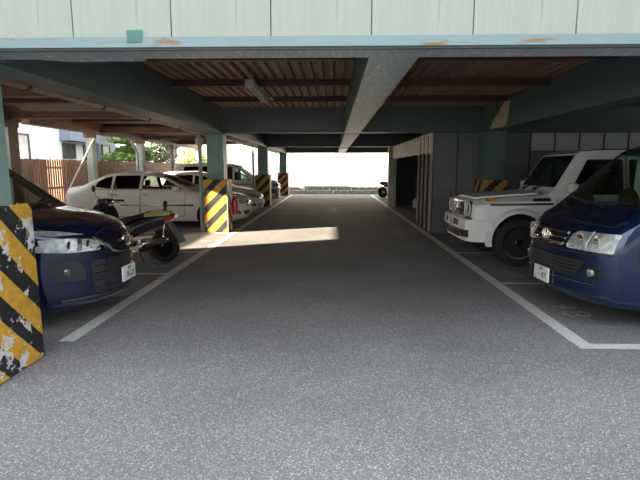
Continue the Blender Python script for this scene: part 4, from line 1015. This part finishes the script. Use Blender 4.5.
# ---------------------------------------------------------------- sedans / hatchback
def make_sedan(root, paint, L=5.12, hatch=False, side_glass='glass_dark'):
    if hatch:
        zt = [(0, .66), (.05, .76), (.3, .90), (1.0, 1.02), (1.75, 1.42), (2.2, 1.52), (3.2, 1.50), (3.75, 1.40), (4.05, 1.1), (4.2, .9)]; L = 4.2
        wins = [round_poly([(1.25, 1.02), (2.15, 1.02), (2.15, 1.38), (1.80, 1.34)], .03), round_poly([(2.22, 1.02), (3.2, 1.04), (3.05, 1.38), (2.22, 1.40)], .04)]
        cab = (1.15, 3.85); wd = (.82, 3.4); H = 1.38
        rg = round_poly([(-.55, 1.12), (.55, 1.12), (.48, 1.36), (-.48, 1.36)], .05); ws = round_poly([(-.62, 1.07), (.62, 1.07), (.52, 1.40), (-.52, 1.40)], .06)
        seam = [(1.15, 2.18), (2.2, 3.15)]
    else:
        zt = [(0, .66), (.05, .76), (.3, .90), (1.45, 1.05), (2.25, 1.42), (2.7, 1.51), (3.3, 1.525), (3.9, 1.46), (4.55, 1.17), (4.7, 1.13), (5.0, 1.10), (5.12, .98)]
        wins = [round_poly([(1.72, 1.06), (2.82, 1.06), (2.82, 1.41), (2.45, 1.38), (2.2, 1.30)], .03), round_poly([(2.90, 1.06), (3.62, 1.06), (3.60, 1.41), (2.90, 1.42)], .03), round_poly([(3.68, 1.06), (4.12, 1.10), (4.08, 1.24), (3.88, 1.35), (3.68, 1.40)], .03)]
        cab = (1.55, 4.45); wd = (.95, 3.85); H = 1.42
        rg = round_poly([(-.55, 1.22), (.55, 1.22), (.48, 1.42), (-.48, 1.42)], .05); ws = round_poly([(-.62, 1.11), (.62, 1.11), (.52, 1.42), (-.52, 1.42)], .06)
        seam = [(1.62, 2.86), (2.86, 3.72)]
    W = .885 if not hatch else .845
    sh = Shape(L, zt=zt, zb=[(0, .30), (.15, .20), (.5, .17), (L-.5, .18), (L, .34)],
               zbelt=[(0, .58), (.1, .72), (.4, .84), (1.4, .97), (L-.7, 1.02), (L, .90)],
               wb=[(0, W-.12), (.35, W-.06), (L-.3, W-.06), (L, W-.12)], wm=[(0, W-.06), (.35, W), (L-.35, W), (L, W-.06)],
               wbelt=[(0, W-.12), (.4, W-.05), (L-.4, W-.06), (L, W-.12)], wt=[(0, .55), (.4, .66), (1.3, .72), (2.3, .57), (3.6, .56), (4.4 if not hatch else 3.9, .62), (L, .62)],
               nose=(.38, .45, 2.3), tail=(.2, .3, 2.4), rtop=.10, rbelt=.09)
    bvh = car_body(root, sh, paint, wd, .33, wins, ws, rg, cab, side_glass, arch=.045, zfloor=.40)
    for d in wd:
        for s in (-1, 1): wheel(root, d, s*(W-.11), .33, .21, M['alloy'], 7, s)
    hl = round_poly([(.42, .62), (.72, .66), (.80, .76), (.70, .80), (.46, .72)], .03)
    for s in (1, -1):
        pl = hl if s > 0 else mir(hl)
        h = conform(bvh, pl, 'front', .004, .02, .05).obj('headlight', M['reflector'], root, 40)
        cx = sum(p[0] for p in pl)/len(pl); cz = sum(p[1] for p in pl)/len(pl)
        conform(bvh, [(cx+(p[0]-cx)*.95, cz+(p[1]-cz)*.9) for p in pl], 'front', .012, .004, .05).obj('lens', M['lens'], h, 40)
    g = conform(bvh, round_poly([(-.30, .55), (.30, .55), (.36, .70), (-.36, .70)], .05), 'front', .004, .02, .05).obj('grille', M['dull_chrome'], root, 40)
    for k in range(3): strip(bvh, [(-.28, .58+.045*k), (.28, .58+.045*k)], 'front', .007, .008).obj('grille_bar', M['chrome'], g)
    hit, n, _, _ = bvh.ray_cast(Vector((2, 0, .64)), Vector((-1, 0, 0)))
    MB().lathe([(.055, 0), (.068, .012), (.068, .02), (.05, .02), (.05, .010), (.002, .010)], (hit.x+.006, 0, .64), 'x', 24).obj('emblem', M['chrome'], g, 30)
    conform(bvh, round_poly([(-.45, .33), (.45, .33), (.50, .45), (-.50, .45)], .04), 'front', .003, .02, .06).obj('lower_grille', M['plastic'], root, 40)
    hit, n, _, _ = bvh.ray_cast(Vector((2, 0, .48)), Vector((-1, 0, 0)))
    license_plate(root, hit.x+.02, .46, '· · ·8', '300')
    for s in (-1, 1):
        p = round_poly([(.56, .36), (.72, .37), (.73, .45), (.58, .45)], .03); p = p if s > 0 else mir(p)
        conform(bvh, p, 'front', .004, .02, .05).obj('fog_light', M['fog'], root, 40)
        for (a, b) in seam:
            strip(bvh, [(a, 1.0), (a+.03, .32), (b, .30), (b, 1.03)], 'side', .006, .001, s).obj('door_seam', M['interior'], root)
            handle(root, bvh, b-.16, .90, s, M['chrome'])
        conform(bvh, [(wd[0]+.45, .60), (wd[1]-.45, .60), (wd[1]-.45, .64), (wd[0]+.45, .64)], 'side', .008, .02, .15, s).obj('side_moulding', M['dull_chrome'], root)
        strip(bvh, [(seam[0][0]+.08, 1.035), (seam[1][1]+.4, 1.05)], 'side', .010, .004, s).obj('window_trim', M['chrome'], root)
        door_mirror(root, seam[0][0]+.22, W-.06, 1.06, s, paint, (.09, .09, .065))
        strip(bvh, [(.35, s*.56), (1.3, s*.66)], 'top', .005, .001).obj('bonnet_seam', M['interior'], root)
    db = MB().box(-(cab[0]+.75), -(cab[0]+.15), -.66, .66, .72, .98, bev=.06).obj('dashboard', M['interior'], root, 50)
    seats(root, [(cab[0]+1.15, -.36), (cab[0]+1.15, .36), (cab[0]+2.0, -.36), (cab[0]+2.0, .36)], .22, .23)
sd = empty('sedan', 'pearl white sedan with silver nose behind the extinguisher column', 'car', (-2.38, 13.78, 0), 0)
make_sedan(sd, M['pearl_paint'])
hb = empty('hatchback', 'white hatchback parked between the sedan and the third striped column', 'car', (-2.42, 16.55, 0), 0)
make_sedan(hb, M['white_paint'], hatch=True)
mv3 = empty('hatchback', 'silver car mostly hidden behind the far white minivan', 'car', (-2.9, 25.0, 0), 0)
make_sedan(mv3, M['silver_paint'], hatch=True)

# ---------------------------------------------------------------- scooter
def make_scooter(root):
    """nose along -X, rear wheel at the origin side (x=0 is the rear axle)"""
    def tyre(name, x, r, w):
        t = MB().lathe([(r-.10, -w*.4), (r-.05, -w*.5), (r-.015, -w*.36), (r, -w*.12), (r, w*.12), (r-.015, w*.36), (r-.05, w*.5), (r-.10, w*.4)], (0, 0, 0), 'y', 32).obj(name, M['rubber'], root, 40, loc=(x, 0, r))
        B = MB().lathe([(r-.098, -w*.4), (r-.105, -w*.36), (r-.115, 0), (r-.105, w*.36), (r-.098, w*.4)], (0, 0, 0), 'y', 32)
        for k in range(5):
            a = 2*PI*k/5; B.tube([(.02*math.cos(a), 0, .02*math.sin(a)), ((r-.11)*math.cos(a), 0, (r-.11)*math.sin(a))], .018, 6)
        B.lathe([(.045, -w*.4), (.045, w*.4)], (0, 0, 0), 'y', 16)
        B.obj('rim', M['dull_chrome'], t)
    tyre('rear_wheel', 0, .265, .13); tyre('front_wheel', -1.27, .255, .11)
    # tail body: lofted side panels
    st = [(.36, .80, .88, .05), (.20, .71, .88, .12), (.0, .62, .86, .16), (-.25, .52, .80, .175), (-.45, .42, .74, .17), (-.58, .36, .66, .14)]
    vs = []; fs = []; n = 12
    for (x, zb, zt, w) in st:
        for k in range(n):
            a = 2*PI*k/n; cy = math.copysign(abs(math.sin(a))**.7, math.sin(a)); cz = math.copysign(abs(math.cos(a))**.7, math.cos(a))
            vs.append((x, w*cy, (zb+zt)/2+(zt-zb)/2*cz))
    for i in range(len(st)-1):
        for k in range(n): fs.append((i*n+k, i*n+(k+1) % n, (i+1)*n+(k+1) % n, (i+1)*n+k))
    fs += [tuple(range(n)), tuple((len(st)-1)*n+k for k in range(n))]
    tb = MB().add(vs, fs).obj('tail_body', M['scooter_body'], root, 50)
    MB().tube([(.22, -.125, .80), (-.05, -.172, .74), (-.30, -.182, .64), (-.42, -.172, .52)], .014, 8).obj('trim_line', M['alloy'], tb)
    MB().tube([(.22, .125, .80), (-.05, .172, .74), (-.30, .182, .64), (-.42, .172, .52)], .014, 8).obj('trim_line', M['alloy'], tb)
    # seat
    def slab(st, m, name, par):
        vs = []; fs = []
        for (x, z0, z1, w) in st: vs += [(x, -w, z0), (x, -w*.92, z1-.02), (x, -w*.6, z1), (x, w*.6, z1), (x, w*.92, z1-.02), (x, w, z0)]
        for i in range(len(st)-1):
            for k in range(6): fs.append((i*6+k, i*6+(k+1) % 6, (i+1)*6+(k+1) % 6, (i+1)*6+k))
        fs += [tuple(range(6)), tuple((len(st)-1)*6+k for k in range(6))]
        return MB().add(vs, fs).obj(name, m, par, 60)
    seat = slab([(.10, .84, .92, .12), (-.05, .83, .925, .15), (-.25, .79, .87, .16), (-.45, .73, .82, .15), (-.60, .70, .79, .12), (-.68, .69, .76, .08)], M['scooter_seat'], 'seat', root)
    slab([(.30, .86, .915, .07), (.15, .845, .935, .12), (.02, .84, .93, .146), (-.12, .825, .905, .158)], M['cream'], 'seat_sheen', root)['label'] = 'rear seat section coloured cream yellow for its sunlit reflection'  # cream colour paints the sunlit reflection on the black seat
    MB().lathe([(.004, -.03), (.05, -.028), (.068, -.012), (.068, .012), (.05, .028), (.004, .03)], (.20, 0, 1.03), 'x', 20).obj('back_pad', M['plastic'], root, 60)
    MB().tube([(.16, 0, .90), (.20, 0, .98)], .03, 8).obj('back_pad_stem', M['plastic'], root)
    # tail lamp, mudguard, plate
    MB().add([(.22, -.12, .72), (.22, .12, .72), (.37, .08, .80), (.37, -.08, .80), (.22, -.13, .82), (.22, .13, .82), (.40, .085, .875), (.40, -.085, .875)],
             [(0, 3, 2, 1), (4, 5, 6, 7), (0, 1, 5, 4), (1, 2, 6, 5), (2, 3, 7, 6), (3, 0, 4, 7)]).obj('tail_lamp', M['tail'], root, 0)
    MB().add([(.20, -.09, .70), (.20, .09, .70), (.45, .08, .38), (.45, -.08, .38), (.215, -.09, .715), (.215, .09, .715), (.465, .08, .392), (.465, -.08, .392)],
             [(0, 3, 2, 1), (4, 5, 6, 7), (0, 1, 5, 4), (1, 2, 6, 5), (2, 3, 7, 6), (3, 0, 4, 7)]).obj('mudguard', M['fender_grey'], root, 0)
    MB().tube([(.285*math.cos(a*PI/12), 0, .265+.285*math.sin(a*PI/12)) for a in range(1, 9)], .035, 8).obj('wheel_hugger', M['plastic'], root)
    # engine, muffler, shocks, stand
    MB().box(-.45, .06, .02, .14, .18, .40, bev=.04).obj('engine_case', M['dull_chrome'], root, 40)
    mf = MB().tube([(.16, -.15, .42), (.10, -.15, .415), (-.24, -.15, .34), (-.32, -.15, .32)], [.045, .058, .058, .03], 16).obj('muffler', M['chrome'], root, 40)
    MB().tube([(-.30, -.15, .32), (-.42, -.12, .25), (-.38, -.08, .19), (-.2, -.06, .22)], .02, 8).obj('exhaust_pipe', M['chrome'], mf)
    for s in (-1, 1):
        sp = MB().tube([(.02, s*.13, .30), (.08, s*.13, .68)], .016, 8).obj('rear_shock', M['chrome'], root)
        MB().tube([(.03+.05*t/40+.0, s*.13+.028*math.cos(t), .34+.28*t/40) for t in range(41)], .006, 5).obj('spring', M['red'], sp)
    MB().tube([(-.40, -.14, .24), (-.30, -.18, .01)], .012, 6).tube([(-.40, .14, .24), (-.30, .18, .01)], .012, 6).tube([(-.40, -.14, .24), (-.40, .14, .24)], .014, 6).obj('center_stand', M['plastic'], root)
    # floorboard and leg shield
    MB().box(-1.0, -.50, -.16, .16, .27, .36, bev=.03).obj('floorboard', M['scooter_body'], root, 40)
    vs = []; fs = []
    pr = [(-.98, .33), (-1.03, .55), (-1.05, .80), (-1.04, .98)]
    for (x, z) in pr:
        for k, (yy, dx) in enumerate(((-.21, .05), (-.12, 0), (0, -.02), (.12, 0), (.21, .05))): vs.append((x+dx, yy*(.9 if z < .5 else 1), z))
    for i in range(3):
        for k in range(4): fs.append((i*5+k, i*5+k+1, (i+1)*5+k+1, (i+1)*5+k))
    n0 = len(vs); vs += [(x-.05, y, z) for x, y, z in vs]; f2 = [tuple(j+n0 for j in f[::-1]) for f in fs]
    bd = [0, 1, 2, 3, 4, 9, 14, 19, 18, 17, 16, 15, 10, 5]
    fs = fs+f2+[(bd[i], bd[(i+1) % len(bd)], bd[(i+1) % len(bd)]+n0, bd[i]+n0) for i in range(len(bd))]
    MB().add(vs, fs).obj('leg_shield', M['scooter_body'], root, 50)
    MB().box(-1.50, -1.06, -.09, .09, .50, .60, bev=.04).obj('front_fender', M['scooter_body'], root, 50)
    for s in (-1, 1): MB().tube([(-1.27, s*.075, .255), (-1.12, s*.07, .62)], .018, 8).obj('fork_leg', M['chrome'], root)
    MB().tube([(-1.12, 0, .60), (-1.0, 0, 1.0)], .03, 8).obj('steering_stem', M['plastic'], root)
    hb_ = MB().tube([(-.88, -.33, 1.04), (-.98, -.18, 1.06), (-1.0, 0, 1.03), (-.98, .18, 1.06), (-.88, .33, 1.04)], .014, 8).obj('handlebar', M['plastic'], root, 60)
    for s in (-1, 1):
        MB().tube([(-.94, s*.24, 1.05), (-.87, s*.345, 1.04)], .021, 10).obj('grip', M['rubber'], hb_)
        MB().tube([(-1.0, s*.22, 1.03), (-.96, s*.34, 1.0)], .008, 6).obj('brake_lever', M['chrome'], hb_)
    MB().box(-1.12, -.92, -.13, .13, .95, 1.10, bev=.05).obj('handlebar_cover', M['scooter_body'], hb_, 60)
    MB().lathe([(.075, 0), (.07, -.03), (.04, -.045), (.004, -.05)], (-1.11, 0, 1.02), 'x', 20).obj('headlight', M['fog'], root, 60)
    for s in (-1, 1):
        m_ = MB().tube([(-.98, s*.17, 1.08), (-1.05, s*.24, 1.16), (-1.02, s*.32, 1.24)], .007, 6).obj('mirror_stem', M['chrome'], root)
        MB().lathe([(.01, -.014), (.05, -.012), (.056, 0), (.05, .008), (.002, .01)], (-1.02, s*.34, 1.28), 'x', 16).obj('mirror_head', M['plastic'], m_, 60)
SCOOT_SHIFT = ('tail_body', 'seat', 'seat_sheen', 'back_pad', 'back_pad_stem', 'tail_lamp')
sc = empty('scooter', 'charcoal scooter with cream painted seat reflection parked tail to the lane beside the blue minivan', 'scooter', (-2.92, 8.15, 0), math.radians(-4))
make_scooter(sc)
for ch in sc.children:
    nm = ch.name.split('.')[0]
    if nm in SCOOT_SHIFT: ch.location = (-.15, 0, -.03)
    if nm == 'mudguard': ch.location = (-.10, 0, -.02)
s2 = copy_tree(sc); s2.location = (2.75, 26.6, 0); s2.rotation_euler = (0, 0, PI); s2['label'] = 'dark scooter far right beyond the gate post near the exit'
